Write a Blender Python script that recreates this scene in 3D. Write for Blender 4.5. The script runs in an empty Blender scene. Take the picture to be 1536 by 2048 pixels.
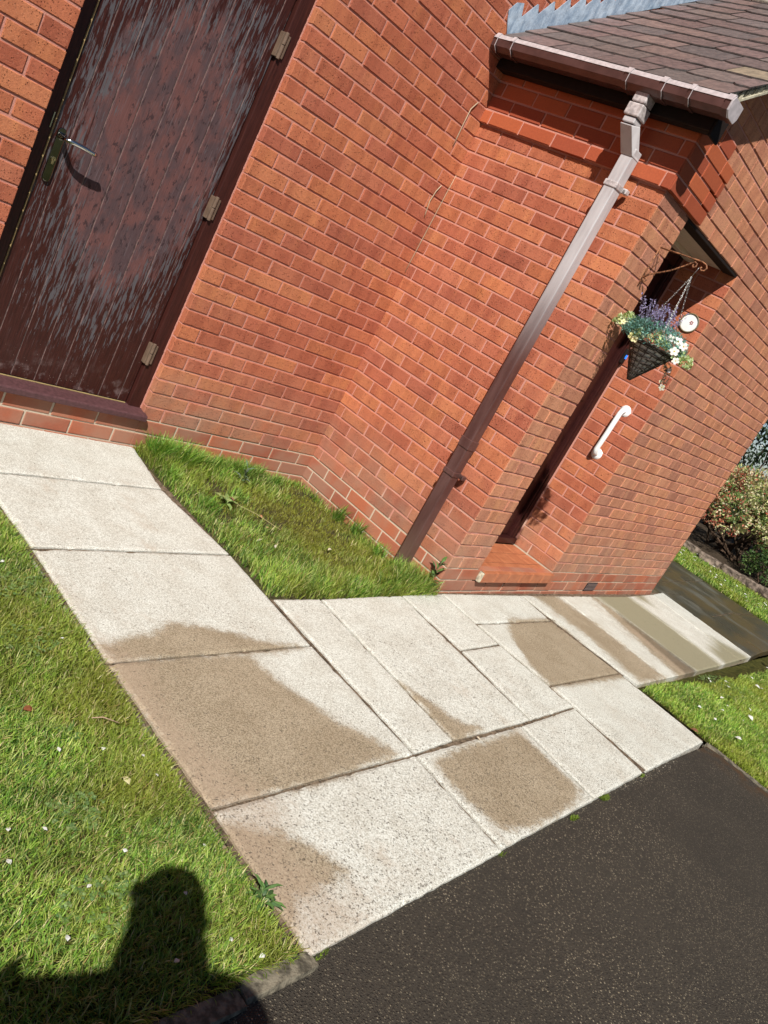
import bpy, bmesh, math, random
import numpy as np
from mathutils import Vector, Matrix, Euler
random.seed(7); RNG = np.random.default_rng(11)
S = bpy.context.scene; COL = S.collection
# ------------------------------------------------------------------ camera
cd = bpy.data.cameras.new('camera'); cam = bpy.data.objects.new('camera', cd); COL.objects.link(cam); S.camera = cam
CAMP = Vector((-2.3057, -3.3279, 1.2581))
w = Vector((0.986373, -0.855928, -0.367733))
cam.matrix_world = Matrix.Translation(CAMP) @ Matrix.Rotation(w.length, 4, w.normalized())
CR = Matrix.Rotation(w.length, 3, w.normalized())
cd.sensor_fit = 'HORIZONTAL'; cd.sensor_width = 36; cd.lens = 36*1.618296*1000/1536
cd.clip_start = 0.02; cd.clip_end = 500
# ------------------------------------------------------------------ world + sun
SUNDIR = Vector((1.35, 1.0, -1.65)).normalized()
elev = math.asin(-SUNDIR.z)
W = bpy.data.worlds.new('World'); S.world = W; W.use_nodes = True
nt = W.node_tree; nt.nodes.clear()
sky = nt.nodes.new('ShaderNodeTexSky'); sky.sky_type = 'NISHITA'; sky.sun_disc = False
sky.air_density = .55; sky.dust_density = .2; sky.sun_elevation = elev; sky.sun_rotation = math.atan2(-SUNDIR.x, -SUNDIR.y)
bg = nt.nodes.new('ShaderNodeBackground'); bg.inputs[1].default_value = 0.05
wo = nt.nodes.new('ShaderNodeOutputWorld'); nt.links.new(sky.outputs[0], bg.inputs[0]); nt.links.new(bg.outputs[0], wo.inputs[0])
sl = bpy.data.lights.new('sun', 'SUN'); sl.energy = 5.0; sl.angle = math.radians(0.53); sl.color = (1.0, 0.965, 0.91)
so = bpy.data.objects.new('sun', sl); COL.objects.link(so); so.rotation_euler = SUNDIR.to_track_quat('-Z', 'Y').to_euler()
S.view_settings.view_transform = 'Standard'; S.view_settings.look = 'None'
S.view_settings.exposure = 0.42; S.view_settings.gamma = 1
# ------------------------------------------------------------------ node helper
class NT:
    def __init__(s, name, rough=0.8, spec=0.3):
        s.m = bpy.data.materials.new(name); s.m.use_nodes = True; s.t = s.m.node_tree; s.n = s.t.nodes
        s.b = s.n['Principled BSDF']; s.b.inputs['Roughness'].default_value = rough
        s.b.inputs['Specular IOR Level'].default_value = spec
    def new(s, ty, **k):
        n = s.n.new('ShaderNode'+ty)
        for a, v in k.items(): setattr(n, a, v)
        return n
    def put(s, sock, v):
        if hasattr(v, 'is_output') or isinstance(v, bpy.types.NodeSocket): s.t.links.new(v, sock)
        elif isinstance(v, (tuple, list)) and sock.type == 'RGBA' and len(v) == 3: sock.default_value = (*v, 1)
        else: sock.default_value = v
    def pos(s): return s.new('NewGeometry').outputs['Position']
    def geo(s, o): return s.new('NewGeometry').outputs[o]
    def attr(s, name, out='Color'): return s.new('Attribute', attribute_name=name).outputs[out]
    def mapn(s, v, scale=(1, 1, 1), rot=(0, 0, 0), loc=(0, 0, 0)):
        n = s.new('Mapping'); s.put(n.inputs[0], v); n.inputs['Scale'].default_value = scale; n.inputs['Rotation'].default_value = rot
        s.put(n.inputs['Location'], loc); return n.outputs[0]
    def noise(s, v, scale, detail=4, rough=0.55, out=0):
        n = s.new('TexNoise'); s.put(n.inputs['Vector'], v); n.inputs['Scale'].default_value = scale
        n.inputs['Detail'].default_value = detail; n.inputs['Roughness'].default_value = rough; return n.outputs[out]
    def vor(s, v, scale, feat='F1', out='Distance', rand=1):
        n = s.new('TexVoronoi', feature=feat); s.put(n.inputs['Vector'], v); n.inputs['Scale'].default_value = scale
        n.inputs['Randomness'].default_value = rand; return n.outputs[out]
    def math(s, op, a, b=0.5, clamp=False):
        n = s.new('Math', operation=op, use_clamp=clamp); s.put(n.inputs[0], a); s.put(n.inputs[1], b); return n.outputs[0]
    def ramp(s, f, lo, hi, a=0.0, b=1.0):
        n = s.new('MapRange', interpolation_type='SMOOTHSTEP'); s.put(n.inputs[0], f); s.put(n.inputs[1], lo); s.put(n.inputs[2], hi)
        n.inputs[3].default_value = a; n.inputs[4].default_value = b; return n.outputs[0]
    def mix(s, f, a, b, mode='MIX'):
        n = s.new('Mix', data_type='RGBA', blend_type=mode); s.put(n.inputs['Factor'], f); s.put(n.inputs[6], a); s.put(n.inputs[7], b); return n.outputs[2]
    def sep(s, c):
        n = s.new('SeparateColor'); s.put(n.inputs[0], c); return n.outputs
    def col(s, c): s.put(s.b.inputs['Base Color'], c)
    def rough(s, c): s.put(s.b.inputs['Roughness'], c)
    def bump(s, h, dist=0.002, strength=1.0, prev=None):
        n = s.new('Bump'); s.put(n.inputs['Height'], h); n.inputs['Distance'].default_value = dist; n.inputs['Strength'].default_value = strength
        if prev is not None: s.put(n.inputs['Normal'], prev)
        s.put(s.b.inputs['Normal'], n.outputs[0]); return n.outputs[0]

def plain(name, c, rough=0.5, spec=0.5, metal=0, var=0.12, scale=30, bump=0.0, bscale=200):
    m = NT(name, rough, spec); p = m.pos(); n = m.noise(p, scale)
    m.col(m.mix(m.ramp(n, .35, .65), tuple(x*(1-var) for x in c), tuple(min(1, x*(1+var)) for x in c)))
    m.b.inputs['Metallic'].default_value = metal
    if bump: m.bump(m.noise(p, bscale), bump)
    return m.m
# ------------------------------------------------------------------ mesh helpers
def setp(o, label=None, cat=None, group=None, kind=None):
    if label: o['label'] = label
    if cat: o['category'] = cat
    if group: o['group'] = group
    if kind: o['kind'] = kind
    return o
def empty(name, loc=(0, 0, 0), label=None, cat=None, group=None, kind=None):
    o = bpy.data.objects.new(name, None); COL.objects.link(o); o.location = loc; o.empty_display_size = .1
    bpy.context.view_layer.update()
    return setp(o, label, cat, group, kind)
def link(name, me, mats, parent=None):
    o = bpy.data.objects.new(name, me); COL.objects.link(o)
    for m in (mats if isinstance(mats, (list, tuple)) else [mats]): me.materials.append(m)
    if parent is not None:
        o.parent = parent; o.matrix_parent_inverse = Matrix.Translation(-parent.location) if parent.type == 'EMPTY' else Matrix()
    return o
class MB:
    def __init__(s): s.v = []; s.f = []; s.mi = []; s.c = []; s.uv = []
    def add(s, vs, fs, mi=0):
        k = len(s.v); s.v += [tuple(a) for a in vs]; s.f += [tuple(i+k for i in f) for f in fs]; s.mi += [mi]*len(fs)
    def hexa(s, p, mi=0): # 8 pts: bottom 4 ccw, top 4
        s.add(p, [(3, 2, 1, 0), (4, 5, 6, 7), (0, 1, 5, 4), (1, 2, 6, 5), (2, 3, 7, 6), (3, 0, 4, 7)], mi)
    def box(s, a, b, mi=0, fr=None):
        (x0, y0, z0), (x1, y1, z1) = a, b
        p = [(x0, y0, z0), (x1, y0, z0), (x1, y1, z0), (x0, y1, z0), (x0, y0, z1), (x1, y0, z1), (x1, y1, z1), (x0, y1, z1)]
        if fr: p = [fr(*q) for q in p]
        s.hexa(p, mi)
    def bar(s, p, q, wd, th, up=(0, 0, 1), mi=0):
        p, q = Vector(p), Vector(q); d = (q-p).normalized(); u = Vector(up); a = d.cross(u).normalized(); b = a.cross(d)
        o = [a*sx*wd/2+b*sy*th/2 for sx, sy in ((-1, -1), (1, -1), (1, 1), (-1, 1))]
        s.hexa([p+x for x in o]+[q+x for x in o], mi)
    def tube(s, pts, r, n=8, cap=True, mi=0):
        pts = [Vector(p) for p in pts]; rs = r if isinstance(r, (list, tuple)) else [r]*len(pts)
        k = len(s.v); a = None
        for i, p in enumerate(pts):
            d = (pts[min(i+1, len(pts)-1)]-pts[max(i-1, 0)]).normalized()
            if a is None: a = d.orthogonal().normalized()
            a = (a-d*a.dot(d)).normalized(); b = d.cross(a)
            for j in range(n):
                t = 2*math.pi*j/n; s.v.append(tuple(p+(a*math.cos(t)+b*math.sin(t))*rs[i]))
        for i in range(len(pts)-1):
            for j in range(n):
                s.f.append((k+i*n+j, k+i*n+(j+1) % n, k+(i+1)*n+(j+1) % n, k+(i+1)*n+j)); s.mi.append(mi)
        if cap:
            s.f.append(tuple(k+j for j in range(n))[::-1]); s.f.append(tuple(k+(len(pts)-1)*n+j for j in range(n))); s.mi += [mi, mi]
    def lathe(s, prof, org, axis, n=24, mi=0):
        ax = Vector(axis).normalized(); a = ax.orthogonal().normalized(); b = ax.cross(a); k = len(s.v); o = Vector(org)
        for r, h in prof:
            for j in range(n):
                t = 2*math.pi*j/n; s.v.append(tuple(o+ax*h+(a*math.cos(t)+b*math.sin(t))*max(r, 1e-5)))
        for i in range(len(prof)-1):
            for j in range(n):
                s.f.append((k+i*n+j, k+i*n+(j+1) % n, k+(i+1)*n+(j+1) % n, k+(i+1)*n+j)); s.mi.append(mi)
    def prism(s, prof, p, q, ux, uy, mi=0): # 2d profile extruded p->q
        p, q, ux, uy = Vector(p), Vector(q), Vector(ux), Vector(uy); n = len(prof); k = len(s.v)
        for o in (p, q):
            for a, b in prof: s.v.append(tuple(o+ux*a+uy*b))
        for j in range(n): s.f.append((k+j, k+(j+1) % n, k+n+(j+1) % n, k+n+j)); s.mi.append(mi)
        s.f.append(tuple(k+j for j in range(n))[::-1]); s.f.append(tuple(k+n+j for j in range(n))); s.mi += [mi, mi]
    def mesh(s, name, smooth=False):
        me = bpy.data.meshes.new(name); me.from_pydata(s.v, [], s.f); me.polygons.foreach_set('material_index', s.mi)
        if smooth: me.polygons.foreach_set('use_smooth', [True]*len(s.f))
        if s.c:
            at = me.color_attributes.new('bcol', 'FLOAT_COLOR', 'POINT'); at.data.foreach_set('color', np.array(s.c, dtype=np.float32).ravel())
        if s.uv:
            at = me.attributes.new('buv', 'FLOAT_VECTOR', 'POINT'); at.data.foreach_set('vector', np.array(s.uv, dtype=np.float32).ravel())
        me.update(); return me
    def build(s, name, mats, parent=None, smooth=False, bevel=0, fixn=True):
        me = s.mesh(name, smooth)
        if fixn:
            bm = bmesh.new(); bm.from_mesh(me); bmesh.ops.recalc_face_normals(bm, faces=bm.faces); bm.to_mesh(me); bm.free()
        o = link(name, me, mats, parent)
        if bevel:
            md = o.modifiers.new('bevel', 'BEVEL'); md.width = bevel; md.segments = 2; md.limit_method = 'ANGLE'; md.angle_limit = math.radians(40)
        return o
def vnoise(x, y, sc, seed=0):
    x = np.asarray(x)*sc; y = np.asarray(y)*sc; xi = np.floor(x).astype(int); yi = np.floor(y).astype(int); fx = x-xi; fy = y-yi
    fx = fx*fx*(3-2*fx); fy = fy*fy*(3-2*fy)
    def h(a, b):
        n = (a*374761393+b*668265263+seed*974634777) & 0x7fffffff; n = ((n ^ (n >> 13))*1274126177) & 0x7fffffff; return ((n ^ (n >> 16)) & 0xffff)/65535.0
    return (h(xi, yi)*(1-fx)+h(xi+1, yi)*fx)*(1-fy)+(h(xi, yi+1)*(1-fx)+h(xi+1, yi+1)*fx)*fy
def fbm(x, y, sc, seed=0, o=4):
    r = 0; a = .5; t = 0
    for i in range(o): r = r+a*vnoise(x, y, sc*2**i, seed+i*17); t += a; a *= .5
    return r/t
def sdpoly(x, y, poly):
    P = np.array(poly); d = np.full(x.shape, 1e9); s = np.zeros(x.shape, bool); n = len(P)
    for i in range(n):
        a = P[i]; b = P[(i+1) % n]; e = b-a; wx = x-a[0]; wy = y-a[1]; t = np.clip((wx*e[0]+wy*e[1])/(e@e), 0, 1)
        d = np.minimum(d, (wx-e[0]*t)**2+(wy-e[1]*t)**2)
        c = ((a[1] > y) != (b[1] > y)) & (x < (b[0]-a[0])*(y-a[1])/((b[1]-a[1])+1e-12)+a[0]); s ^= c
    return np.where(s, -np.sqrt(d), np.sqrt(d))
def gz(x): return -0.150-0.0103*np.clip(np.asarray(x)-1.25, 0, 3.5)
# ------------------------------------------------------------------ materials
def brick_material(name, tint=(1, 1, 1)):
    m = NT(name, .9, .15); c = m.attr('bcol'); uv = m.attr('buv', 'Vector'); p = m.pos()
    alpha = m.attr('bcol', 'Alpha')
    fine = m.noise(p, 300, 4, .8); mid = m.noise(p, 110, 5, .75); band = m.noise(m.mapn(uv, (13, 1.5, 1)), 1, 2)
    bandm = m.math('MULTIPLY', m.ramp(band, .42, .62), alpha)
    c1 = m.mix(m.math('MULTIPLY', bandm, .55), c, m.mix(1, c, (.66, .55, .56), 'MULTIPLY')); band2 = m.noise(m.mapn(uv, (11, 2, 1), (0, 0, 0), (7, 5, 0)), 1, 2)
    c1 = m.mix(m.math('MULTIPLY', m.math('MULTIPLY', m.ramp(band2, .52, .70), alpha), .5), c1, m.mix(1, c1, (1.15, 1.28, 1.1), 'MULTIPLY'))
    c1 = m.mix(m.math('MULTIPLY', m.ramp(mid, .40, .60), .6), c1, m.mix(1, c1, (1.22, 1.22, 1.15), 'MULTIPLY'))
    c1 = m.mix(m.math('MULTIPLY', m.ramp(fine, .45, .66), m.math('MULTIPLY', alpha, .7)), c1, m.mix(1, c1, (.50, .44, .42), 'MULTIPLY'))
    spk = m.noise(m.mapn(p, (1, 1, 1), (0, 0, 0), (5, 3, 1)), 300, 2, .5)
    c1 = m.mix(m.math('MULTIPLY', m.ramp(spk, .66, .72), m.math('MULTIPLY', alpha, .5)), c1, (.75, .45, .28))
    pit = m.vor(m.mapn(p, (1, 1, .75)), 120, 'F1'); pn = m.noise(p, 45, 2)
    pm = m.math('MULTIPLY', m.math('MULTIPLY', m.ramp(m.math('ADD', pit, m.math('MULTIPLY', fine, .3)), .30, .44, 1, 0), m.ramp(pn, .44, .56)), alpha)
    c1 = m.mix(m.math('MULTIPLY', pm, .85), c1, m.mix(1, c1, (.34, .28, .26), 'MULTIPLY'))
    # dusty pale bloom low on the wall
    z = m.new('SeparateXYZ'); m.put(z.inputs[0], p)
    dust = m.math('MULTIPLY', m.ramp(z.outputs[2], -.05, .52, 1, 0), m.ramp(m.noise(p, 5, 5), .35, .65, .35, 1.0))
    c1 = m.mix(m.math('MULTIPLY', dust, .62), c1, (.33, .215, .15))
    c1 = m.mix(1, c1, tint, 'MULTIPLY')
    m.col(c1)
    h = m.math('ADD', m.math('MULTIPLY', m.math('ADD', fine, m.math('MULTIPLY', mid, 1.2)), m.math('ADD', m.math('MULTIPLY', alpha, .9), .1)), m.math('MULTIPLY', pm, -2.5))
    m.bump(h, .0020, 1)
    return m.m
M_BRICK = brick_material('brick_orange')
M_BRICKC = brick_material('brick_brown')
def mortar_material():
    m = NT('mortar', .95, .1); p = m.pos(); z = m.new('SeparateXYZ'); m.put(z.inputs[0], p)
    n = m.noise(p, 150, 4, .7); c = m.mix(n, (.44, .19, .14), (.66, .315, .245))
    c2 = m.mix(n, (.44, .36, .27), (.66, .55, .42))
    c = m.mix(m.ramp(z.outputs[2], .02, .004), c, c2)
    c = m.mix(m.math('MULTIPLY', m.ramp(z.outputs[2], .0, .5, 1, 0), m.ramp(m.noise(p, 4), .5, .6, 0, .6)), c, c2)
    m.col(c); m.bump(m.noise(p, 260, 4, .7), .003); return m.m
M_MORTAR = mortar_material()
def door_material(name, weather=True):
    m = NT(name, .45, .25); p = m.pos(); z = m.new('SeparateXYZ'); m.put(z.inputs[0], p)
    g = m.noise(m.mapn(p, (1, 1, .05)), 190, 6, .75); g2 = m.noise(m.mapn(p, (1, 1, .09)), 60, 5, .7)
    base = m.mix(m.ramp(g, .3, .7), (.026, .0070, .0055), (.058, .0165, .0125))
    if weather:
        # worn patch in the middle of the leaf; every board weathers on its own, so the pattern is shifted board by board
        pid = m.math('FLOOR', m.math('DIVIDE', m.math('ADD', z.outputs[0], .7615), .1065)); cb = m.new('CombineXYZ'); m.put(cb.inputs[2], m.math('MULTIPLY', pid, 1.73)); m.put(cb.inputs[0], m.math('MULTIPLY', pid, .31))
        va = m.new('VectorMath', operation='ADD'); m.put(va.inputs[0], p); m.put(va.inputs[1], cb.outputs[0]); q = va.outputs[0]
        dx = m.math('DIVIDE', m.math('ADD', z.outputs[0], .42), .37); dz = m.math('DIVIDE', m.math('ADD', z.outputs[2], -1.17), .72)
        rr = m.math('ADD', m.math('MULTIPLY', dx, dx), m.math('MULTIPLY', dz, dz))
        wob = m.math('MULTIPLY', m.math('ADD', m.noise(m.mapn(q, (1, 1, .35)), 8, 6, .7), -.5), 1.3); wob2 = m.math('MULTIPLY', m.math('ADD', m.noise(m.mapn(q, (1, 1, .10)), 75, 5, .7), -.5), 1.5)
        e1 = m.math('ADD', m.math('ADD', rr, wob), wob2)
        msk = m.ramp(e1, .62, .92, 1, 0)
        blot = m.noise(m.mapn(q, (1, 1, .5)), 13, 5, .65)
        wc = m.mix(m.ramp(blot, .40, .62), (.088, .054, .057), (.150, .066, .060)); wc = m.mix(m.math('MULTIPLY', m.ramp(g, .35, .65), .45), wc, m.mix(1, wc, (.55, .48, .48), 'MULTIPLY'))
        wc = m.mix(m.math('MULTIPLY', m.ramp(m.noise(m.mapn(q, (1, 1, .45)), 48, 4, .7), .56, .62), .8), wc, (.034, .020, .022))
        c = m.mix(msk, base, wc)
        fl_ = m.noise(m.mapn(q, (1, 1, .10)), 88, 5, .66); ring = m.math('MULTIPLY', m.ramp(e1, .35, .8), m.ramp(e1, 1.1, 2.0, 1, 0))
        fm = m.ramp(m.math('ADD', fl_, m.math('MULTIPLY', ring, .085)), .600, .625)
        c = m.mix(m.math('MULTIPLY', m.math('MULTIPLY', fm, m.ramp(ring, 0, .15)), .85), c, (.098, .094, .102))
        fl2 = m.noise(m.mapn(q, (1, 1, .04)), 170, 3, .6); c = m.mix(m.math('MULTIPLY', m.math('MULTIPLY', m.ramp(fl2, .60, .66), m.ramp(e1, 2.6, 1.2)), .6), c, (.15, .11, .115))
        spl = m.math('MULTIPLY', m.ramp(m.vor(p, 60), .05, .11, 1, 0), m.ramp(m.noise(p, 6), .42, .56))
        c = m.mix(m.math('MULTIPLY', spl, m.ramp(z.outputs[2], .95, .1)), c, (.30, .24, .21))
        c = m.mix(m.math('MULTIPLY', m.ramp(m.noise(p, 14, 5, .7), .5, .7), m.ramp(z.outputs[2], .22, .05)), c, (.16, .11, .105))
        m.col(c); m.rough(m.ramp(msk, 0, 1, .38, .8))
    else: m.col(base)
    m.bump(g, .0012, .8); return m.m
M_DOOR = door_material('weathered_door_paint'); M_FRAME = door_material('maroon_frame_paint', False)
M_SILL = plain('maroon_sill_paint', (.080, .034, .036), .55, .4, var=.18, scale=70, bump=.0008, bscale=160)
M_SEAL = plain('tan_rubber_seal', (.28, .20, .085), .6)
M_HINGE = plain('brown_plastic_hinge', (.135, .088, .060), .45)
M_CHROME = plain('polished_chrome', (.62, .62, .60), .12, .5, 1.0, .05)
M_DARKCHROME = plain('dark_backplate', (.22, .225, .20), .12, .6, 1.0, .1)
M_BRASS = plain('brass', (.75, .58, .30), .25, .5, 1.0)
def pvc():
    m = NT('brown_pvc', .33, .5); p = m.pos(); z = m.new('SeparateXYZ'); m.put(z.inputs[0], p)
    n = m.noise(m.mapn(p, (1, 1, .15)), 25, 4, .6)
    c = m.mix(m.ramp(n, .3, .7), (.070, .030, .026), (.105, .052, .046))
    glare_fade = m.math('MULTIPLY', m.ramp(z.outputs[2], 1.05, 1.75), m.ramp(n, .2, .6, .7, 1))
    glare_fade = m.math('MULTIPLY', glare_fade, m.ramp(z.outputs[2], 2.46, 2.34, .35, 1))
    c = m.mix(glare_fade, c, (.50, .47, .47))  # sky glare on the upper pipe painted in along with its weathered fade
    c = m.mix(m.math('MULTIPLY', m.ramp(z.outputs[2], .2, -.12), .6), c, (.13, .085, .06)); m.col(c)
    m.rough(m.ramp(m.noise(p, 60), .3, .7, .28, .42)); return m.m
M_PVC = pvc()
M_PVCLIGHT = plain('sunlit_pvc', (.44, .39, .38), .35, .5, var=.25, scale=60)  # paler copy of the pvc, sunlight painted into its colour
M_LIP = plain('highlit_gutter_lip', (.42, .37, .37), .3, .5, var=.12, scale=40)  # highlight on the upturned gutter lip put into the base colour
M_GUT = plain('gutter_pvc', (.075, .036, .032), .3, .5, var=.2, scale=12)
M_WHITE = plain('white_plastic', (.80, .80, .78), .3, .5, var=.03)
M_SOFFIT = plain('white_soffit_board', (.62, .55, .46), .5, .4, var=.05)
M_DARKWOOD = plain('dark_brown_timber', (.014, .008, .006), .8, .2)
M_RUST = plain('rusty_painted_iron', (.20, .085, .04), .7, .3, var=.7, scale=90, bump=.001, bscale=300)
M_STEEL = plain('galvanised_chain', (.42, .42, .40), .35, .5, 1.0)
M_BLUE = None
def lead():
    m = NT('lead_flashing', .48, .5); p = m.pos(); m.b.inputs['Metallic'].default_value = .15
    n = m.noise(m.mapn(p, (1, 1, .4), (0, .6, 0)), 26, 5, .7)
    c = m.mix(m.ramp(n, .3, .72), (.22, .30, .40), (.50, .60, .70)); c = m.mix(m.ramp(m.noise(p, 120, 3), .6, .75), c, (.7, .74, .78))
    m.col(c); m.bump(m.noise(p, 14, 3), .012, .6); return m.m
M_LEAD = lead()
def slate():
    m = NT('purple_slate', .62, .35); p = m.pos(); c = m.attr('bcol'); n = m.noise(p, 28, 5, .65)
    c1 = m.mix(m.ramp(n, .3, .7), m.mix(1, c, (.7, .7, .7), 'MULTIPLY'), m.mix(1, c, (1.25, 1.2, 1.15), 'MULTIPLY'))
    c1 = m.mix(m.math('MULTIPLY', m.ramp(m.noise(p, 70, 4), .60, .68), .2), c1, (.20, .18, .15)); m.col(c1)
    m.bump(m.noise(p, 30, 5, .6), .004, .7); return m.m
M_SLATE = slate()
M_MORTPALE = plain('pale_verge_mortar', (.42, .38, .28), .95, .1, var=.4, scale=50, bump=.006, bscale=70)
def slabmat():
    m = NT('concrete_slab', .92, .2); p = m.pos(); c4 = m.sep(m.attr('bcol')); pk = m.attr('bcol', 'Alpha'); dirt = m.sep(m.attr('buv', 'Vector'))
    f1 = m.noise(p, 330, 4, .75); f2 = m.noise(p, 90, 4, .6); lo = m.noise(p, 7, 4, .6); stain = m.noise(m.mapn(p, (1.6, 1.0, 1), (0, 0, .25)), 3.1, 7, .72)
    f0 = m.noise(p, 210, 3, .8)
    dry = m.mix(m.ramp(f0, .40, .58), (.40, .385, .325), (.68, .685, .62)); dry = m.mix(m.ramp(lo, .35, .68, .0, .5), dry, m.mix(1, dry, (.80, .76, .72), 'MULTIPLY'))
    dry = m.mix(m.ramp(stain, .55, .72, 0, .5), dry, m.mix(f1, (.30, .235, .17), (.54, .46, .36)))
    wet = m.mix(m.ramp(f0, .40, .60), (.215, .170, .110), (.41, .340, .240)); wet = m.mix(m.math('MULTIPLY', m.ramp(f2, .5, .7), .25), wet, (.42, .33, .24)); wet = m.mix(m.ramp(m.noise(p, 5, 5, .7), .35, .68, .0, .55), wet, m.mix(1, wet, (.72, .68, .62), 'MULTIPLY'))
    edge = m.math('ADD', c4[0], m.math('ADD', m.math('MULTIPLY', m.math('ADD', m.noise(p, 17, 6, .75), -.5), .95), m.math('MULTIPLY', m.math('ADD', f1, -.5), .8)))
    wm = m.ramp(edge, .30, .74); c = m.mix(wm, dry, wet)
    alg = m.mix(f1, (.19, .17, .105), (.31, .285, .19)); am = m.ramp(m.math('ADD', c4[1], m.math('MULTIPLY', m.math('ADD', m.noise(m.mapn(p, (3.5, .55, 1)), 9, 5, .7), -.5), .9)), .15, .95)
    c = m.mix(am, c, alg)
    c = m.mix(m.math('MULTIPLY', m.ramp(m.math('ADD', pk, m.math('MULTIPLY', m.math('ADD', f2, -.5), .8)), .25, 1.1), .6), c, m.mix(f1, (.27, .19, .125), (.48, .37, .27)))
    # dark lichen specks
    sp = m.vor(m.mapn(p, (1, 1, 1)), 95); sp2 = m.noise(p, 52, 4, .7); d = dirt[0]
    sm = m.math('MULTIPLY', m.ramp(m.noise(m.mapn(p, (1, 1, 1), (0, 0, .6), (3, 7, 0)), 150, 3, .62), .59, .63), m.ramp(m.math('ADD', sp2, m.math('MULTIPLY', d, .30)), .52, .66))
    c = m.mix(m.math('MULTIPLY', sm, .8), c, (.085, .07, .052))
    sp3 = m.vor(p, 420); c = m.mix(m.math('MULTIPLY', m.ramp(sp3, .14, .34, 1, 0), m.ramp(m.noise(p, 140), .44, .60, .0, .7)), c, (.13, .105, .08))
    dark = m.mix(m.noise(p, 40, 4), (.030, .028, .020), (.075, .066, .045)); dark = m.mix(m.ramp(m.noise(m.mapn(p, (1, 2, 1)), 2.0, 4), .40, .62), dark, (.085, .063, .030)); dark = m.mix(m.ramp(m.noise(m.mapn(p, (2, 1, 1), (0, 0, 0), (9, 3, 0)), 1.7, 4), .52, .70), dark, (.11, .105, .085))
    dm = m.ramp(m.math('ADD', c4[2], m.math('MULTIPLY', m.math('ADD', f2, -.5), .3)), .3, .7); c = m.mix(dm, c, dark)
    m.col(c); m.rough(m.ramp(dm, 0, 1, .93, .38))
    m.bump(m.math('ADD', f1, m.math('MULTIPLY', sm, -.6)), .0016, .75); return m.m
M_SLAB = slabmat()
def soil(name, a, b, sc=40):
    m = NT(name, .95, .1); p = m.pos(); n = m.noise(p, sc, 6, .7)
    m.col(m.mix(m.ramp(n, .3, .7), a, b)); m.bump(m.noise(p, 90, 5, .7), .012, 1); return m.m
M_SOIL = soil('dark_soil', (.022, .016, .011), (.085, .062, .042)); M_MOSS = soil('mossy_turf', (.028, .032, .008), (.095, .088, .022), 22)
M_SAND = soil('joint_sand', (.06, .045, .030), (.26, .19, .13), 60)
def tarmac():
    m = NT('tarmac', .88, .3); p = m.pos()
    d = m.vor(p, 150); cc = m.sep(m.vor(p, 150, out='Color')); d2 = m.vor(p, 360); cc2 = m.sep(m.vor(p, 360, out='Color'))
    base = m.mix(m.noise(p, 4, 4), (.030, .025, .019), (.054, .044, .032))
    base = m.mix(m.math('MULTIPLY', m.ramp(d2, .5, .1), m.ramp(cc2[0], .08, .6)), base, (.135, .108, .076))
    st = m.math('MULTIPLY', m.ramp(d, .50, .36), m.ramp(cc[0], .38, .48))
    stc = m.mix(m.ramp(cc[1], .0, 1), (.075, .060, .043), (.225, .185, .125)); stc = m.mix(m.ramp(cc[2], .90, .93), stc, (.42, .35, .24))
    far = m.ramp(m.noise(p, 1.6, 5), .35, .65, .5, 1.0)
    c = m.mix(m.math('MULTIPLY', st, far), base, stc)
    s = m.new('SeparateXYZ'); m.put(s.inputs[0], p)
    c = m.mix(m.math('MULTIPLY', m.ramp(s.outputs[0], 2.0, 2.22), m.ramp(m.noise(p, 12), .4, .6)), c, (.085, .045, .018))
    m.col(c); m.rough(m.ramp(m.noise(p, 1.3), .35, .65, .62, .9))
    m.bump(m.math('ADD', m.math('MULTIPLY', m.ramp(d, .5, .1), 1.0), m.ramp(d2, .5, .1)), .005, 1); return m.m
M_TAR = tarmac()
M_KERB = plain('weathered_concrete_kerb', (.135, .118, .085), .9, .2, var=.5, scale=45, bump=.004, bscale=110)
M_STONE = plain('grey_brown_stone', (.17, .13, .10), .9, .2, var=.5, scale=18, bump=.01, bscale=40)
def quarry():
    m = NT('quarry_tile', .5, .4); p = m.pos(); n = m.noise(p, 18, 4)
    m.col(m.mix(m.ramp(n, .35, .65), (.36, .115, .050), (.44, .155, .070))); m.bump(m.noise(p, 200), .0006); return m.m
M_TILE = quarry()
def leafmat(name, rough=.55, trans=.35):
    m = NT(name, rough, .3); c = m.attr('bcol'); m.col(c)
    tr = m.new('BsdfTranslucent'); m.put(tr.inputs[0], m.mix(1, c, (1.0, 1.15, .5), 'MULTIPLY')); mx = m.new('MixShader'); mx.inputs[0].default_value = trans
    out = m.n['Material Output']; m.t.links.new(m.b.outputs[0], mx.inputs[1]); m.t.links.new(tr.outputs[0], mx.inputs[2]); m.t.links.new(mx.outputs[0], out.inputs[0]); return m.m
M_GRASS = leafmat('grass_blade'); M_LEAF = leafmat('leaf', .5, .2); M_PETAL = leafmat('petal', .6, .3); M_GLOSSLEAF = leafmat('glossy_leaf', .28, .1)
M_WICKER = plain('dark_wicker', (.045, .032, .024), .6, .3, var=.5, scale=120)
M_BARK = plain('dark_bark', (.07, .045, .03), .9, .1, var=.4)
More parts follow.
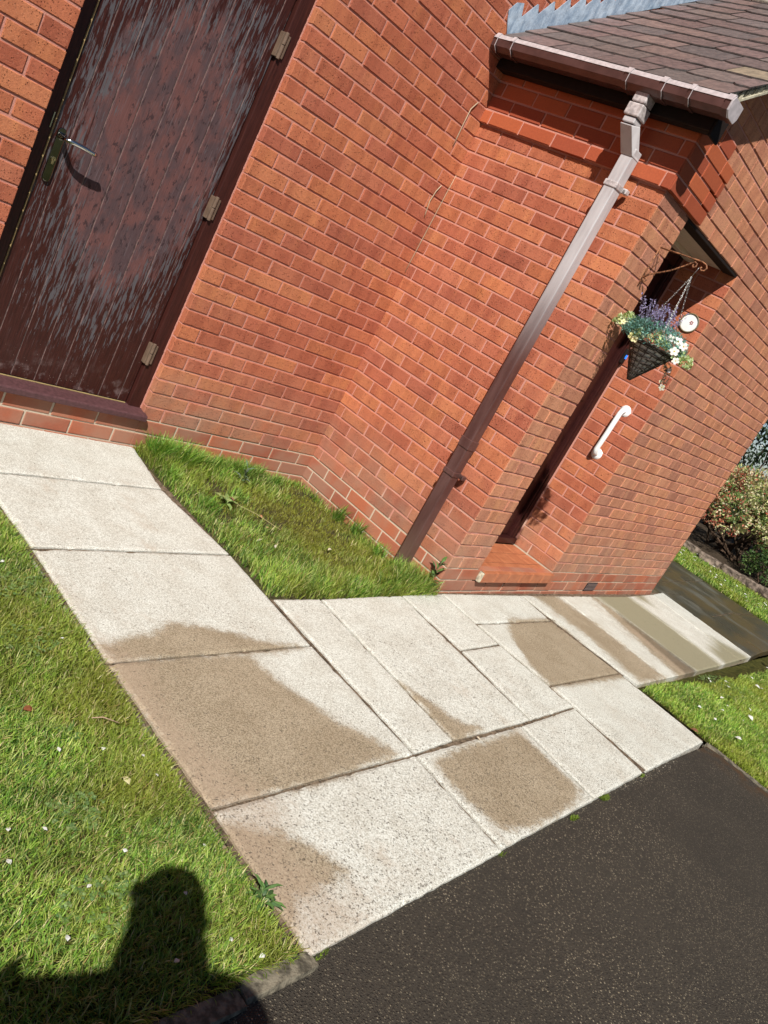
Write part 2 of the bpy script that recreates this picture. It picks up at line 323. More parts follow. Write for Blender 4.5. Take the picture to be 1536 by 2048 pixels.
# ------------------------------------------------------------------ brickwork
BCX, BCY = 1.2433, -1.22023; CC = 0.040913
dC = Vector((math.cos(CC), math.sin(CC), 0)); nC = Vector((-dC.y, dC.x, 0)); OC = Vector((BCX, BCY, 0))
def fC(s, o, z): return tuple(OC+dC*s-nC*o+Vector((0, 0, z)))       # s along, o outwards
XB = 1.2345
def fA(s, o, z): return (s, -o, z)
def fB(s, o, z): return (XB+.0068*s-o, -s, z)
XD = 1.275
def fD(s, o, z): return tuple(OC+dC*(XD-o)+nC*s+Vector((0, 0, z)))   # s = depth into the porch, faces left
def fDl(s, o, z): return tuple(OC+dC*(.335+o)+nC*s+Vector((0, 0, z)))
ROW = .075
ORANGES = [(.47, .155, .080), (.44, .140, .073), (.49, .172, .084), (.42, .130, .074), (.48, .162, .078), (.41, .126, .071), (.50, .182, .090), (.39, .122, .073), (.45, .154, .087), (.43, .134, .072)]
BROWNS = [(.53, .240, .142), (.51, .226, .136), (.55, .250, .148), (.49, .214, .130), (.54, .232, .130), (.46, .205, .132), (.56, .246, .138)]
SMOOTH = [(.36, .085, .038), (.33, .075, .035), (.40, .100, .042), (.30, .068, .034)]
def brickwork(mb, fr, segs, proud=0, rng=random, smooth=lambda r, s: r < 0, pal=None):
    """segs: list of (row, s0, s1, first joint offset); each brick is a chamfered block standing 2-3 mm proud of the mortar bed"""
    for r, s0, s1, ph in segs:
        js = [s0]; x = s0+ph
        while x < s1-.045: 
            if x > s0+.03: js.append(x)
            x += .225
        js.append(s1)
        for a, b in zip(js[:-1], js[1:]):
            e0 = .005 if a != s0 else 0.0; e1 = .005 if b != s1 else 0.0
            x0 = a+e0+rng.uniform(-.0012, .0012)*(e0 > 0); x1 = b-e1+rng.uniform(-.0012, .0012)*(e1 > 0)
            z0 = r*ROW+.0045+rng.uniform(-.0012, .0018); z1 = (r+1)*ROW-.0048+rng.uniform(-.0012, .0015)
            sm = smooth(r, (a+b)/2); o = .0045+rng.uniform(-.0014, .0016)+(proud(r, (a+b)/2) if callable(proud) else 0)
            c = rng.choice(SMOOTH if sm else (pal or ORANGES)); k = rng.uniform(.93, 1.07); c = tuple(q*k for q in c)
            ch = .0022; t = rng.uniform(-.0009, .0009)
            out = [(x0, -.042, z0), (x1, -.042, z0), (x1, -.042, z1), (x0, -.042, z1), (x0, o-ch, z0), (x1, o-ch, z0), (x1, o-ch, z1), (x0, o-ch, z1),
                   (x0+ch*1.2, o+t, z0+ch*1.2), (x1-ch*1.2, o-t, z0+ch*1.2), (x1-ch*1.2, o-t, z1-ch*1.2), (x0+ch*1.2, o+t, z1-ch*1.2)]
            fs = [(0, 1, 5, 4), (1, 2, 6, 5), (2, 3, 7, 6), (3, 0, 4, 7), (4, 5, 9, 8), (5, 6, 10, 9), (6, 7, 11, 10), (7, 4, 8, 11), (8, 9, 10, 11)]
            mb.add([fr(*q) for q in out], fs, 0)
            ru = rng.uniform(0, 50)
            mb.c += [(*c, 0.12 if sm else rng.uniform(.75, 1))]*12; mb.uv += [(ru+q[0]-x0, q[2]-z0+ru*3, 0) for q in out]
def bed(mb, fr, s0, s1, z0, z1, o=0.0, back=-.10):
    k = len(mb.v); mb.box((s0, back, z0), (s1, o, z1), 1, fr); mb.c += [(.5, .3, .2, 1)]*8; mb.uv += [(0, 0, 0)]*8
house = empty('brick_house', (1.2, 0, -.15), 'red brick house wall with weathered side door and slate roofed porch projecting to the right', 'house')
R0, R1 = -5, 66
RZ0 = -5*ROW
DX0, DX1, DTOP = -.91, 0.0, 28
# wall A right of the door, left of it, and above
mb = MB(); segs = []
for r in range(R0, R1):
    s1 = 1.232 if r < 31 else 5.2
    if r < DTOP:
        segs.append((r, DX1, s1, .1125 if r % 2 == 0 else .225))
        if r >= 0:
            L = 2.6; segs.append((r, DX0-L, DX0, (L-.1125) % .225 if r % 2 == 0 else L % .225))
        else: segs.append((r, DX0-2.6, DX1, (.1125 if r % 2 else .225)+.02))
    else: segs.append((r, DX0-2.6, s1, (.1125 if r % 2 else .225)+.045))
segsA = [s for s in segs]
brickwork(mb, fA, segsA)
bed(mb, fA, DX1+.003, 1.30, RZ0, DTOP*ROW); bed(mb, fA, -3.51, DX0-.003, .002, DTOP*ROW); bed(mb, fA, -3.51, DX1-.0, RZ0, -.001); bed(mb, fA, -3.51, 5.3, DTOP*ROW+.001, R1*ROW)
bed(mb, fA, 1.301, 5.3, RZ0, DTOP*ROW)
mb.build('wall', [M_BRICK, M_MORTAR], house, fixn=False)
# pointing fillet down the right-hand side of the door frame
mb = MB(); n = 140
for i in range(n):
    z0, z1 = .046+i*.0146, .046+(i+1)*.0146; mb.box((-.0055+random.uniform(-.001, .001), -.05, z0), (.006, -.0295+random.uniform(-.001, .001), z1), 0, fA)
mb.build('door_pointing', M_MORTAR, house)
# wall B (porch flank, carries the downpipe)
mb = MB(); LB = 1.2202
def proudB(r, s): return .022 if r >= 28 else 0
brickwork(mb, fB, [(r, 0.0, LB if r < 28 else LB+.020, (.062 if r % 2 == 0 else .168)) for r in range(R0, 33)], proudB, smooth=lambda r, s: r < 0 or r >= 28)
bed(mb, fB, -.02, LB-.002, RZ0, 33*ROW); bed(mb, fB, 0, LB+.018, 28*ROW+.004, 33*ROW+.001, .022, .001)
mb.build('wall', [M_BRICK, M_MORTAR], house, fixn=False)
# wall C (porch front)
EX, EZ, PIT = 1.05, 2.47, .70; RIDGE = 2.80; PIT2 = .57
def roofz(x): return EZ+PIT*(x-EX) if x < RIDGE else EZ+PIT*(RIDGE-EX)-PIT2*(x-RIDGE)
CL = 3.462
mb = MB(); segs = []
SMEND = {28: .445, 29: .455, 30: .455, 31: .46, 32: .34}
for r in range(R0, 54):
    z = r*ROW; lo, hi = 0.0, CL
    if r >= 31:
        # gable follows the slates
        xs = [s for s in np.arange(0, CL+.01, .02) if roofz(BCX+s) > z+.12]
        if not xs: continue
        lo, hi = max(0, xs[0]), min(CL, xs[-1])
    if hi-lo < .12: continue
    a = .108 if r % 2 == 0 else .220
    if 0 <= r < 28:
        segs.append((r, 0.0, .335, .108 if r % 2 == 0 else .225)); segs.append((r, XD, CL, .108 if r % 2 == 0 else .215))
    elif r < 0: segs.append((r, 0.0, CL, .05 if r % 2 == 0 else .165))
    elif r < 33: 
        segs.append((r, -.021 if lo < .01 else lo, SMEND[r], (.13 if r % 2 else .2))); segs.append((r, SMEND[r], hi, .1 if r % 2 else .22))
    else: segs.append((r, lo, hi, (a+(-lo)) % .225))
proudC = lambda r, s: .022 if (28 <= r < 33 and s < SMEND[r]) else 0
brickwork(mb, fC, segs, proudC, smooth=lambda r, s: r < 0 or (28 <= r < 33 and s < SMEND[r]), pal=BROWNS)
bed(mb, fC, 0.002, .333, RZ0, 28*ROW); bed(mb, fC, XD+.002, CL-.002, RZ0, 28*ROW); bed(mb, fC, .334, XD+.001, RZ0, -.08)
# gable bed as steps
for r in range(28, 54):
    xs = [s for s in np.arange(0, CL+.01, .02) if roofz(BCX+s) > r*ROW+.10]
    if xs and xs[-1]-xs[0] > .1: bed(mb, fC, max(.003, xs[0]), min(CL-.003, xs[-1]), r*ROW+(.003 if r == 28 else 0), (r+1)*ROW, 0, -.10)
bed(mb, fC, -.019, .34, 28*ROW+.006, 33*ROW, .022, .001)
mb.build('porch_wall', [M_BRICKC, M_MORTAR], house, fixn=False)
# jamb returns inside the porch
mb = MB(); brickwork(mb, fD, [(r, 0.0, .335, .215 if r % 2 == 0 else .1075) for r in range(0, 29)], smooth=lambda r, s: False)
bed(mb, fD, .002, .36, -.07, 29*ROW)
brickwork(mb, fDl, [(r, 0.004, .335, .215 if r % 2 == 0 else .1075) for r in range(0, 29)], smooth=lambda r, s: False); bed(mb, fDl, .004, .36, -.07, 29*ROW)
mb.build('porch_jamb', [M_BRICK, M_MORTAR], house, fixn=False)
# right-hand flank of the porch and back so that light cannot leak
mb = MB(); fE = lambda s, o, z: tuple(OC+dC*(CL+o)+nC*s+Vector((0, 0, z)))
brickwork(mb, fE, [(r, 0.0, 3.5, .108 if r % 2 == 0 else .22) for r in range(R0, 30)], smooth=lambda r, s: r < 0, pal=BROWNS); bed(mb, fE, .003, 3.5, RZ0, 30*ROW)
mb.build('wall', [M_BRICKC, M_MORTAR], house, fixn=False)
# ------------------------------------------------------------------ side door
fr = MB(); d0 = -.052
fr.box((DX0-.02, .052, .03), (-.845, .12, 2.14)); fr.box((-.072, .034, .03), (.02, .12, 2.14)); fr.box((-.845, .05, 2.03), (-.072, .12, 2.14))
fr.build('door_frame', M_FRAME, house, bevel=.003)
leaf = MB(); xs = [-.838, -.762]+[-.655+.1065*i for i in range(6)]+[-.075]
for a, b in zip(xs[:-1], xs[1:]):
    g = .0040; leaf.box((b-.0045, .0608, .052), (b+.0045, .0660, 2.025), 1) if b < -.08 else None; leaf.add([(a, .064, .052), (b, .064, .052), (b, .064, 2.025), (a, .064, 2.025), (a+g, .0585, .052), (b-g, .0585, .052), (b-g, .0585, 2.025), (a+g, .0585, 2.025)],
                        [(0, 1, 5, 4), (1, 2, 6, 5), (2, 3, 7, 6), (3, 0, 4, 7), (4, 5, 6, 7)])
leaf.box((-.838, .0645, .052), (-.075, .105, 2.025))
door = leaf.build('door', [M_DOOR, plain('dusty_groove', (.15, .095, .085), .8, var=.5, scale=30)], house)
sm = MB(); sm.tube([(-.8415, .052, .045), (-.8415, .052, 2.03)], .0035, 6); sm.tube([(-.8415, .050, .0475), (-.085, .050, .0475)], .0042, 6); sm.build('door_seal', M_SEAL, house)
for z in (.325, 1.069, 1.815):
    h = MB(); h.box((-.088, .028, z-.052), (-.062, .058, z+.052)); h.box((-.0595, .026, z-.048), (-.048, .035, z+.048)); h.tube([(-.0705, .028, z-.056), (-.0705, .028, z+.002)], .0085, 10); h.tube([(-.0705, .028, z+.005), (-.0705, .028, z+.056)], .0085, 10)
    h.build('hinge', M_HINGE, door, bevel=.0015)
h = MB(); n = 12
def stad(cx, z0, z1, r, y0, y1):
    pr = [(math.cos(math.pi*i/n)*r, z1-r+math.sin(math.pi*i/n)*r) for i in range(n+1)]+[(-math.cos(math.pi*i/n)*r, z0+r-math.sin(math.pi*i/n)*r) for i in range(n+1)]
    h.prism(pr, (cx, y0, 0), (cx, y1, 0), (1, 0, 0), (0, 0, 1))
stad(-.803, .880, 1.095, .0165, .0585, .0475); h.build('handle_plate', M_DARKCHROME, door, bevel=.002)
h = MB(); HX, HZ = -.803, 1.062
h.lathe([(.001, .012), (.013, .012), (.014, .004), (.0105, 0), (.0105, -.03)], (HX, .0475-.012, HZ), (0, 1, 0), 20)
h.tube([(HX, .04, HZ), (HX, .005, HZ), (HX+.008, -.008, HZ+.0015), (HX+.03, -.0145, HZ+.003), (HX+.07, -.0165, HZ+.002), (HX+.112, -.0135, HZ-.002), (HX+.125, -.0105, HZ-.004)], [.0095, .0095, .0098, .0098, .0095, .009, .0085], 14)
h.build('handle', M_CHROME, door, True)
h = MB(); h.lathe([(.001, 0), (.0085, 0), (.0085, .006)], (HX, .041, .972), (0, 1, 0), 16); h.box((HX-.0045, .0425, .952), (HX+.0045, .049, .968)); h.box((HX-.001, .0404, .966), (HX+.001, .0412, .978), 1); h.build('lock_cylinder', [M_BRASS, M_DARKWOOD], door)
h = MB(); h.box((-.857, .047, 1.075), (-.853, .052, 1.135)); h.build('strike_plate', M_CHROME, house)
s = MB(); s.prism([(.12, .046), (.046, .046), (-.035, .034), (-.042, .028), (-.042, .004), (-.030, .001), (.0, .001), (.12, .003)], (DX0-.03, 0, 0), (.0085, 0, 0), (0, 1, 0), (0, 0, 1)); s.build('door_sill', M_SILL, house, bevel=.003)
# ------------------------------------------------------------------ front porch: door, step, soffit
def bxC(mb, a, b, mi=0): mb.box(a, b, mi, fC)
fd = MB()
for a, b, o0, o1 in ((.336, .39, -.42, -.338), (1.222, 1.268, -.42, -.345), (1.200, 1.219, -.42, -.352)): bxC(fd, (a, o0, .04), (b, o1, 2.09))
bxC(fd, (.336, -.42, -.0), (1.274, -.33, .042)); bxC(fd, (.39, -.42, 2.0), (1.196, -.341, 2.09))
M_FDOOR = plain('dark_maroon_gloss', (.030, .0075, .0065), .4, .3)
fd.build('front_door_frame', M_FDOOR, house, bevel=.003)
fd = MB(); bxC(fd, (.393, -.43, .045), (1.197, -.375, 1.998))
for a, b in ((.50, .80), (.86, 1.14)):
    for z0, z1 in ((.15, .9), (1.05, 1.85)): bxC(fd, (a, -.374, z0), (b, -.368, z1))
fdo = fd.build('front_door', M_FDOOR, house, bevel=.004)
s = MB()
for i in range(6): # tile rows laid across the step
    pass
tw = .148; n = 6
for j, (o0, o1) in enumerate(((.032, -.09), (-.0955, -.21), (-.2155, -.33))):
    for i in range(n):
        a = .336+i*(.938/n)+.002; b = .336+(i+1)*(.938/n)-.0028
        if j == 0:
            a = .375+i*((XD-.375)/n)+.0012; b = .375+(i+1)*((XD-.375)/n)-.003
            if o0 > 0: bxC(s, (max(a, .375), .0036, -.071), (b, o0, -.006)); a2 = max(a, .337); bxC(s, (a2, o1, -.03), (b, .003, -.0062)); continue
        bxC(s, (a, o1, -.03), (b, o0, -.0065+random.uniform(-.0004, .0004)))
s.build('step', M_TILE, house, bevel=.0025)
s = MB(); bxC(s, (.336, -.36, -.10), (1.274, .002, -.0095)); bxC(s, (.3755, .004, -.0715), (1.276, .026, -.0098)); s.build('step_bed', M_SOIL, house)
s = MB(); bxC(s, (.352, .002, -.072), (.374, .034, -.008)); s.build('step_end_mortar', M_MORTPALE, house, bevel=.008)
s = MB(); bxC(s, (.30, -.085, 2.085), (1.31, .0, 2.0985)); s.build('steel_lintel', M_DARKWOOD, house)
s = MB(); bxC(s, (.337, -.34, 2.092), (1.2735, -.086, 2.12)); bxC(s, (.337, -.3375, 2.066), (1.2735, -.28, 2.0915)); s.build('porch_soffit', M_SOFFIT, house, bevel=.003)
# doorbell with lit blue button
m = NT('blue_lit_button', .3); m.col((.01, .12, .7)); m.put(m.b.inputs['Emission Color'], (.01, .22, 1.0)); m.b.inputs['Emission Strength'].default_value = .9; M_BLUE = m.m
s = MB(); s.box((1.225, -.344, 1.36), (1.262, -.326, 1.455), 0, fC); db = s.build('doorbell', M_DARKWOOD, house, bevel=.004)
s = MB(); s.box((1.232, -.3255, 1.395), (1.255, -.3225, 1.42), 0, fC); s.build('bell_button', M_BLUE, db, bevel=.002)
# grab rail on the jamb
s = MB(); gp = [(.152, .052, 1.03), (.152, .056, 1.0)]
s.tube([fD(.150, .003, 1.118), fD(.150, .03, 1.118), fD(.151, .046, 1.110), fD(.152, .053, 1.09), fD(.156, .053, .95), fD(.162, .053, .83), fD(.163, .046, .812), fD(.164, .03, .803), fD(.164, .003, .803)], .0165, 18)
gr = s.build('grab_rail', M_WHITE, house, True)
for q in ((.150, 1.118), (.164, .803)):
    s = MB(); s.lathe([(.0, .016), (.019, .016), (.024, .015), (.034, .009), (.038, .003), (.038, -.001)], fD(q[0], 0.001, q[1]), -dC, 28); s.build('rail_rosette', M_WHITE, gr, True)
# round plaque
s = MB(); c0 = fD(.095, 0.004, 1.752); s.lathe([(.052, .0), (.058, .0), (.060, .008), (.056, .012), (.052, .008), (.052, 0)], c0, -dC, 32); pq = s.build('wall_plaque', plain('bronze_rim', (.17, .13, .07), .4), house, True)
s = MB(); s.lathe([(.0, .006), (.052, .005), (.052, .001)], c0, -dC, 32); s.build('plaque_face', M_WHITE, pq)
s = MB()
for k in range(5):
    a = k*1.256; s.lathe([(.0, .0), (.004, .0)], fD(.095-.012+.008*math.cos(a), .0115, 1.757+.008*math.sin(a)), -dC, 10)
s.build('plaque_flower', plain('red_paint', (.30, .02, .03), .5), pq)
# air brick
s = MB(); bxC(s, (1.957, .0035, -.147), (2.143, .0075, -.079))
for i in range(5):
    z = -.140+i*.0125; bxC(s, (1.965, .0076, z), (2.135, .013, z+.0045), 1)
s.build('air_vent', [plain('black_vent_gap', (.012, .01, .01), .8), plain('grey_brown_vent', (.17, .12, .11), .5)], house)
# ------------------------------------------------------------------ roof
YV = -1.345
rf = MB(); sh = math.sqrt(1+PIT*PIT); ROWL = .165; r = 0; x = 1.066
PUR = [(.120, .100, .096), (.118, .090, .088), (.140, .102, .098), (.124, .098, .092), (.148, .106, .098), (.108, .092, .092), (.136, .096, .093)]
def slate_row(xa, sgn, pitch, r, ya, yb):
    y = ya-(.13 if r % 2 else 0)-random.uniform(0, .06)
    dx = ROWL/sh
    while y < yb:
        wd = random.uniform(.22, .34); y0 = max(y, ya+random.uniform(-.008, .008)); y1 = min(y+wd-random.uniform(.005, .010), yb)
        if y1-y0 > .04:
            z_ = lambda xx: roofz(xx)
            a0 = xa+random.uniform(-.006, .006)*sgn; a1 = a0+random.uniform(-.004, .004)*sgn; bb = xa+sgn*dx*1.35
            t = .005+random.uniform(0, .004); lift = .0065+random.uniform(0, .0035)
            n_ = 5; ps = []
            for i in range(n_+1):
                f = i/n_; yy = y0+(y1-y0)*f; xx = a0+(a1-a0)*f+random.uniform(-.003, .003)*sgn
                if i in (0, n_) and random.random() < .4: xx += sgn*random.uniform(.005, .02)
                ps.append((xx, yy))
            c = random.choice(PUR); k = random.uniform(.85, 1.15)
            if random.random() < .03: c = (.13, .135, .125)
            if random.random() < .012: c = (.22, .18, .13)
            vs = [(xx, yy, z_(xx)+lift) for xx, yy in ps]+[(xx, yy, z_(xx)+lift+t) for xx, yy in ps]
            vs += [(bb, y1, z_(bb)+.002+t*.3), (bb, y0, z_(bb)+.002+t*.3)]; q = n_+1
            fs = [tuple(range(q, 2*q))+(2*q, 2*q+1)]
            rf.add(vs, fs); bv = vs[:2*q]+[vs[2*q], vs[2*q+1]]; rf.c += [(c[0]*k, c[1]*k, c[2]*k, 1)]*len(vs)
            rf.add(bv, [(i, i+1, q+i+1, q+i) for i in range(n_)]+[(0, q, 2*q+1), (n_, 2*q, 2*q-1)]); rf.c += [(.045, .036, .034, 1)]*len(bv); y += wd; continue  # butt edges coloured near black for the shade of gaps under the slates
            rf.add(vs, fs); rf.c += [(c[0]*k, c[1]*k, c[2]*k, 1)]*len(vs)
        y += wd
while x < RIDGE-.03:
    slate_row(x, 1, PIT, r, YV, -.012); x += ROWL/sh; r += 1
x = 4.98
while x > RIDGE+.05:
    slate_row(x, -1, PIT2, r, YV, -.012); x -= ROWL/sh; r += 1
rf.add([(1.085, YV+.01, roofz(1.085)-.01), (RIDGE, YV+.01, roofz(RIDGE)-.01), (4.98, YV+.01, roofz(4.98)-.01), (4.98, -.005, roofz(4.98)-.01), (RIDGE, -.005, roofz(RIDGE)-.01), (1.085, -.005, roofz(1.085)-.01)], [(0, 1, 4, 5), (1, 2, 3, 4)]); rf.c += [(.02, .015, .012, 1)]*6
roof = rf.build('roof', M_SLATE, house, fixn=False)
s = MB()
for i in range(5):
    y0 = YV+i*.29; s.prism([(-.11, -.068), (0, .03), (.11, -.055), (.10, -.075), (0, .008), (-.10, -.085)], (RIDGE, y0, roofz(RIDGE)+.02), (RIDGE, min(y0+.28, -.01), roofz(RIDGE)+.02), (1, 0, 0), (0, 0, 1))
s.build('ridge_tile', plain('grey_ridge', (.30, .27, .22), .9, .2, var=.4, bump=.004), roof, bevel=.006)
# verge: undercloak board and ragged mortar
s = MB(); n = 90; k = 0
for i in range(n):
    x0 = 1.07+i*(RIDGE-1.07)/n; x1 = 1.07+(i+1)*(RIDGE-1.07)/n; j = random.uniform(-.004, .006)
    s.box((x0, YV+.012+j, -.022), (x1, YV+.07, .018+random.uniform(-.003, .002)), 0, lambda a, b, c: (a, b, roofz(a)-.014+c))
s.build('verge_mortar', M_MORTPALE, roof)
s = MB(); s.prism([(0, 0), (RIDGE-1.08, PIT*(RIDGE-1.08)), (RIDGE-1.08, PIT*(RIDGE-1.08)-.012), (0, -.012)], (1.08, YV+.006, roofz(1.08)-.038), (1.08, -1.10, roofz(1.08)-.038), (1, 0, 0), (0, 0, 1)); s.build('verge_board', plain('cement_board', (.38, .35, .26), .9, .1, var=.3), roof)
# eaves: fascia, soffit, boxed end
s = MB(); s.box((1.132, -1.32, 2.36), (1.155, -.006, 2.475)); s.box((1.156, -1.32, 2.36), (1.205, -.006, 2.375)); s.box((1.132, -1.332, 2.34), (1.232, -1.3205, 2.47)); s.build('fascia', M_DARKWOOD, house, bevel=.003)
# gutter
GX, GZ = 1.082, 2.478
out = [(-.050, 0), (-.0615, -.020), (-.0600, -.056), (-.030, -.074), (.028, -.074), (.042, -.050), (.042, -.002)]
inn = [(.039, -.002), (.039, -.048), (.026, -.071), (-.029, -.071), (-.057, -.054), (-.0585, -.020), (-.047, -.001)]
def gut(y0, y1, k=1.0, mat=M_GUT, name='gutter', par=house, lift=0):
    g = MB(); pr = [(a*k, b*k+lift) for a, b in out]+[(a*k, b*k+lift) for a, b in inn]; g.prism(pr, (GX, y0, GZ), (GX, y1, GZ), (1, 0, 0), (0, 0, 1))
    return g.build(name, mat, par, bevel=.001)
GU = gut(-1.405, -.02)
# bright lip strip is the flat top return of the gutter
g = MB(); g.prism([(-.040, .004), (-.0505, .003), (-.0640, -.0205), (-.0610, -.0212), (-.0500, .0002), (-.040, .001)], (GX, -1.405, GZ), (GX, -.02, GZ), (1, 0, 0), (0, 0, 1)); g.build('gutter_lip', M_LIP, GU)
M_LIPX = 0
def clip(y0, y1, k=1.07, nm='gutter_clip'):
    g = MB(); g.prism([(a*k, b*k) for a, b in out], (GX, y0, GZ), (GX, y1, GZ), (1, 0, 0), (0, 0, 1)); g.build(nm, M_GUT, GU, bevel=.0015)
    g = MB(); g.prism([(-.040, .0075), (-.0545, .007), (-.0705, -.0215), (-.066, -.0225), (-.052, .002), (-.040, .003)], (GX, y0-.001, GZ), (GX, y1+.001, GZ), (1, 0, 0), (0, 0, 1)); g.tube([(GX-.0675, y0-.0012, GZ-.022), (GX-.066, y0-.0012, GZ-.060), (GX-.034, y0-.0012, GZ-.081)], .0019, 5); g.build('clip_lip', M_LIP, GU)
for a, b in ((-.040, -.016), (-.150, -.132), (-.880, -.855), (-1.075, -1.050), (-1.216, -1.198), (-1.408, -1.380)): clip(a, b)
g = MB(); g.prism([(a*1.035, b*1.035-.001) for a, b in out[1:6]], (GX, -1.052, GZ), (GX, -.878, GZ), (1, 0, 0), (0, 0, 1)); g.build('gutter_outlet', M_GUT, GU, bevel=.002)
g = MB(); g.prism([(a*1.06, b*1.06) for a, b in out], (GX, -1.414, GZ), (GX, -1.4082, GZ), (1, 0, 0), (0, 0, 1)); g.build('stop_end', M_LIP, GU, bevel=.0015)
g = MB(); g.prism([(a*1.06, b*1.06) for a, b in out], (GX, -.0158, GZ), (GX, -.010, GZ), (1, 0, 0), (0, 0, 1)); g.build('stop_end', M_GUT, GU, bevel=.0015)
# downpipe
PW = .065; PX, PY = 1.165, -1.005
dp = MB(); dp.box((PX-PW/2, PY-PW/2, -.22), (PX+PW/2, PY+PW/2, 2.20)); QY = -.975; DP = dp.build('downpipe', M_PVC, house, bevel=.005)
g = MB(); g.box((GX-.037, QY-.037, 2.362), (GX+.037, QY+.037, 2.412)); g.build('outlet_spigot', M_PVCLIGHT, DP, bevel=.005)
g = MB(); g.box((GX-.041, QY-.041, 2.300), (GX+.041, QY+.041, 2.357)); g.build('pipe_socket', M_PVCLIGHT, DP, bevel=.006)
g = MB(); q = PW/2
g.hexa([(GX-q, QY-q, 2.272), (GX+q, QY-q, 2.272), (GX+q, QY+q, 2.272), (GX-q, QY+q, 2.272), (GX-q, QY-q, 2.298), (GX+q, QY-q, 2.298), (GX+q, QY+q, 2.298), (GX-q, QY+q, 2.298)])
g.hexa([(PX-q-.003, PY-q-.003, 2.16), (PX+q+.003, PY-q-.003, 2.16), (PX+q+.003, PY+q+.003, 2.16), (PX-q-.003, PY+q+.003, 2.16), (GX-q-.002, QY-q-.002, 2.262), (GX+q, QY-q-.002, 2.285), (GX+q, QY+q+.002, 2.285), (GX-q-.002, QY+q+.002, 2.262)])
g.build('offset_bend', M_PVC, DP, bevel=.004)
g = MB(); g.box((PX-q-.004, PY-q-.004, .60), (PX+q+.004, PY+q+.004, .655)); g.build('pipe_coupler', M_PVC, DP, bevel=.004)
for z in (2.01, .44):
    g = MB(); g.box((PX-q-.005, PY-q-.005, z), (PX+q+.005, PY+q+.005, z+.028)); g.box((PX+q-.012, PY-q-.032, z+.002), (PX+q+.02, PY-q-.006, z+.026)); g.box((PX+q-.012, PY+q+.006, z+.002), (PX+q+.02, PY+q+.02, z+.026))
    b = g.build('pipe_bracket', M_PVC if z < 1 else M_PVCLIGHT, DP, bevel=.004)
    g = MB(); g.lathe([(.001, 0), (.0065, 0), (.006, .004)], (PX+q-.016, PY-q-.021, z+.014), (1, 0, 0), 8); g.build('bracket_screw', M_CHROME, DP)
# stepped lead flashing on wall A above the slates
s = MB(); low = []; k = 0
x = 1.105; xe = RIDGE+.1; pts_low = []; pts_up = []
r = 34
xx = 1.105; up = [(1.105, roofz(1.105)+.006), (1.105, 2.60)]
zr = 2.625; x_at = lambda z: EX+(z-EZ)/PIT
up = [(1.098, roofz(1.098)+.004), (1.055, 2.56), (1.030, 2.60), (1.062, 2.655), (1.108, 2.678)]; xk, zk = 1.135, 2.621
while xk < RIDGE-.08:
    up += [(xk, zk), (xk+.066, zk+.105), (xk+.074, zk+.108)]; xk += .102; zk += .0725
low = [(RIDGE, roofz(RIDGE)+.012)]
poly = up+[(RIDGE, up[-1][1]-.03)]+low
poly = [poly[0]]+[q for q in poly[1:]]
s.prism(poly, (0, -.0045, 0), (0, -.0082, 0), (1, 0, 0), (0, 0, 1))
s.build('lead_flashing', M_LEAD, house)
# basket bracket
s = MB(); BS = .225
P = lambda o, z: fC(BS, o, z)
s.tube([P(.006, 1.70), P(.006, 1.905)], .0045, 6); s.tube([P(.006, 1.905), P(.12, 1.912), P(.235, 1.918), P(.262, 1.912), P(.272, 1.898), P(.266, 1.884), P(.252, 1.880), P(.243, 1.888), P(.247, 1.896)], .0040, 6)
arc = [P(.008, 1.745), P(.030, 1.772), P(.075, 1.80), P(.12, 1.828), P(.165, 1.868), P(.19, 1.893), P(.205, 1.905), P(.218, 1.90), P(.220, 1.886), P(.210, 1.879), P(.202, 1.886), P(.206, 1.892)]
s.tube(arc, .0040, 6); s.tube([P(.006, 1.748), P(.012, 1.735), P(.026, 1.732), P(.032, 1.743), P(.024, 1.75), P(.018, 1.744)], .0038, 6); s.tube([P(.008, 1.892), P(.04, 1.845), P(.02, 1.79)], .0028, 5)
s.build('basket_bracket', M_RUST, house, True)
# vine remnants in the corner are a thing of their own
for path_, lab in (([(1.13, 2.17), (1.10, 2.12), (1.10, 2.04), (1.105, 1.97), (1.11, 1.92)], 'pale dried vine stem stuck to the upper wall by the corner'),
             ([(1.165, 1.72), (1.145, 1.68), (1.135, 1.62), (1.15, 1.555), (1.16, 1.53)], 'curved pale dried vine stem stuck lower down beside the wall corner'),
             ([(1.2, 1.86), (1.19, 1.70), (1.185, 1.50), (1.182, 1.30), (1.184, 1.22)], 'long thin brown vine strand running down the wall corner')):
    s = MB(); s.tube([(a+.0 if 'long' not in lab else a+.036, -.009-.003*math.sin(i), b) for i, (a, b) in enumerate(path_)], .0028 if 'long' not in lab else .0018, 5)
    setp(s.build('vine_stem', plain('dry_stem', (.42, .33, .22), .8), None, True), lab, 'vine stem')

# ------------------------------------------------------------------ ground sheets
def sheet(name, x0, x1, y0, y1, zf, mat, step=.1, kind='structure', parent=None):
    nx = max(2, int((x1-x0)/step)+1); ny = max(2, int((y1-y0)/step)+1); X, Y = np.meshgrid(np.linspace(x0, x1, nx), np.linspace(y0, y1, ny)); Z = zf(X, Y)
    v = np.stack([X.ravel(), Y.ravel(), Z.ravel()], 1); i = np.arange(nx*ny).reshape(ny, nx)
    f = np.stack([i[:-1, :-1].ravel(), i[:-1, 1:].ravel(), i[1:, 1:].ravel(), i[1:, :-1].ravel()], 1)
    me = bpy.data.meshes.new(name); me.from_pydata(v.tolist(), [], f.tolist()); me.polygons.foreach_set('use_smooth', [True]*len(f)); o = link(name, me, mat, parent)
    if kind: o['kind'] = kind
    return o
sheet('ground', -60, 80, -70, 70, lambda X, Y: X*0-.34, M_MOSS, 10)
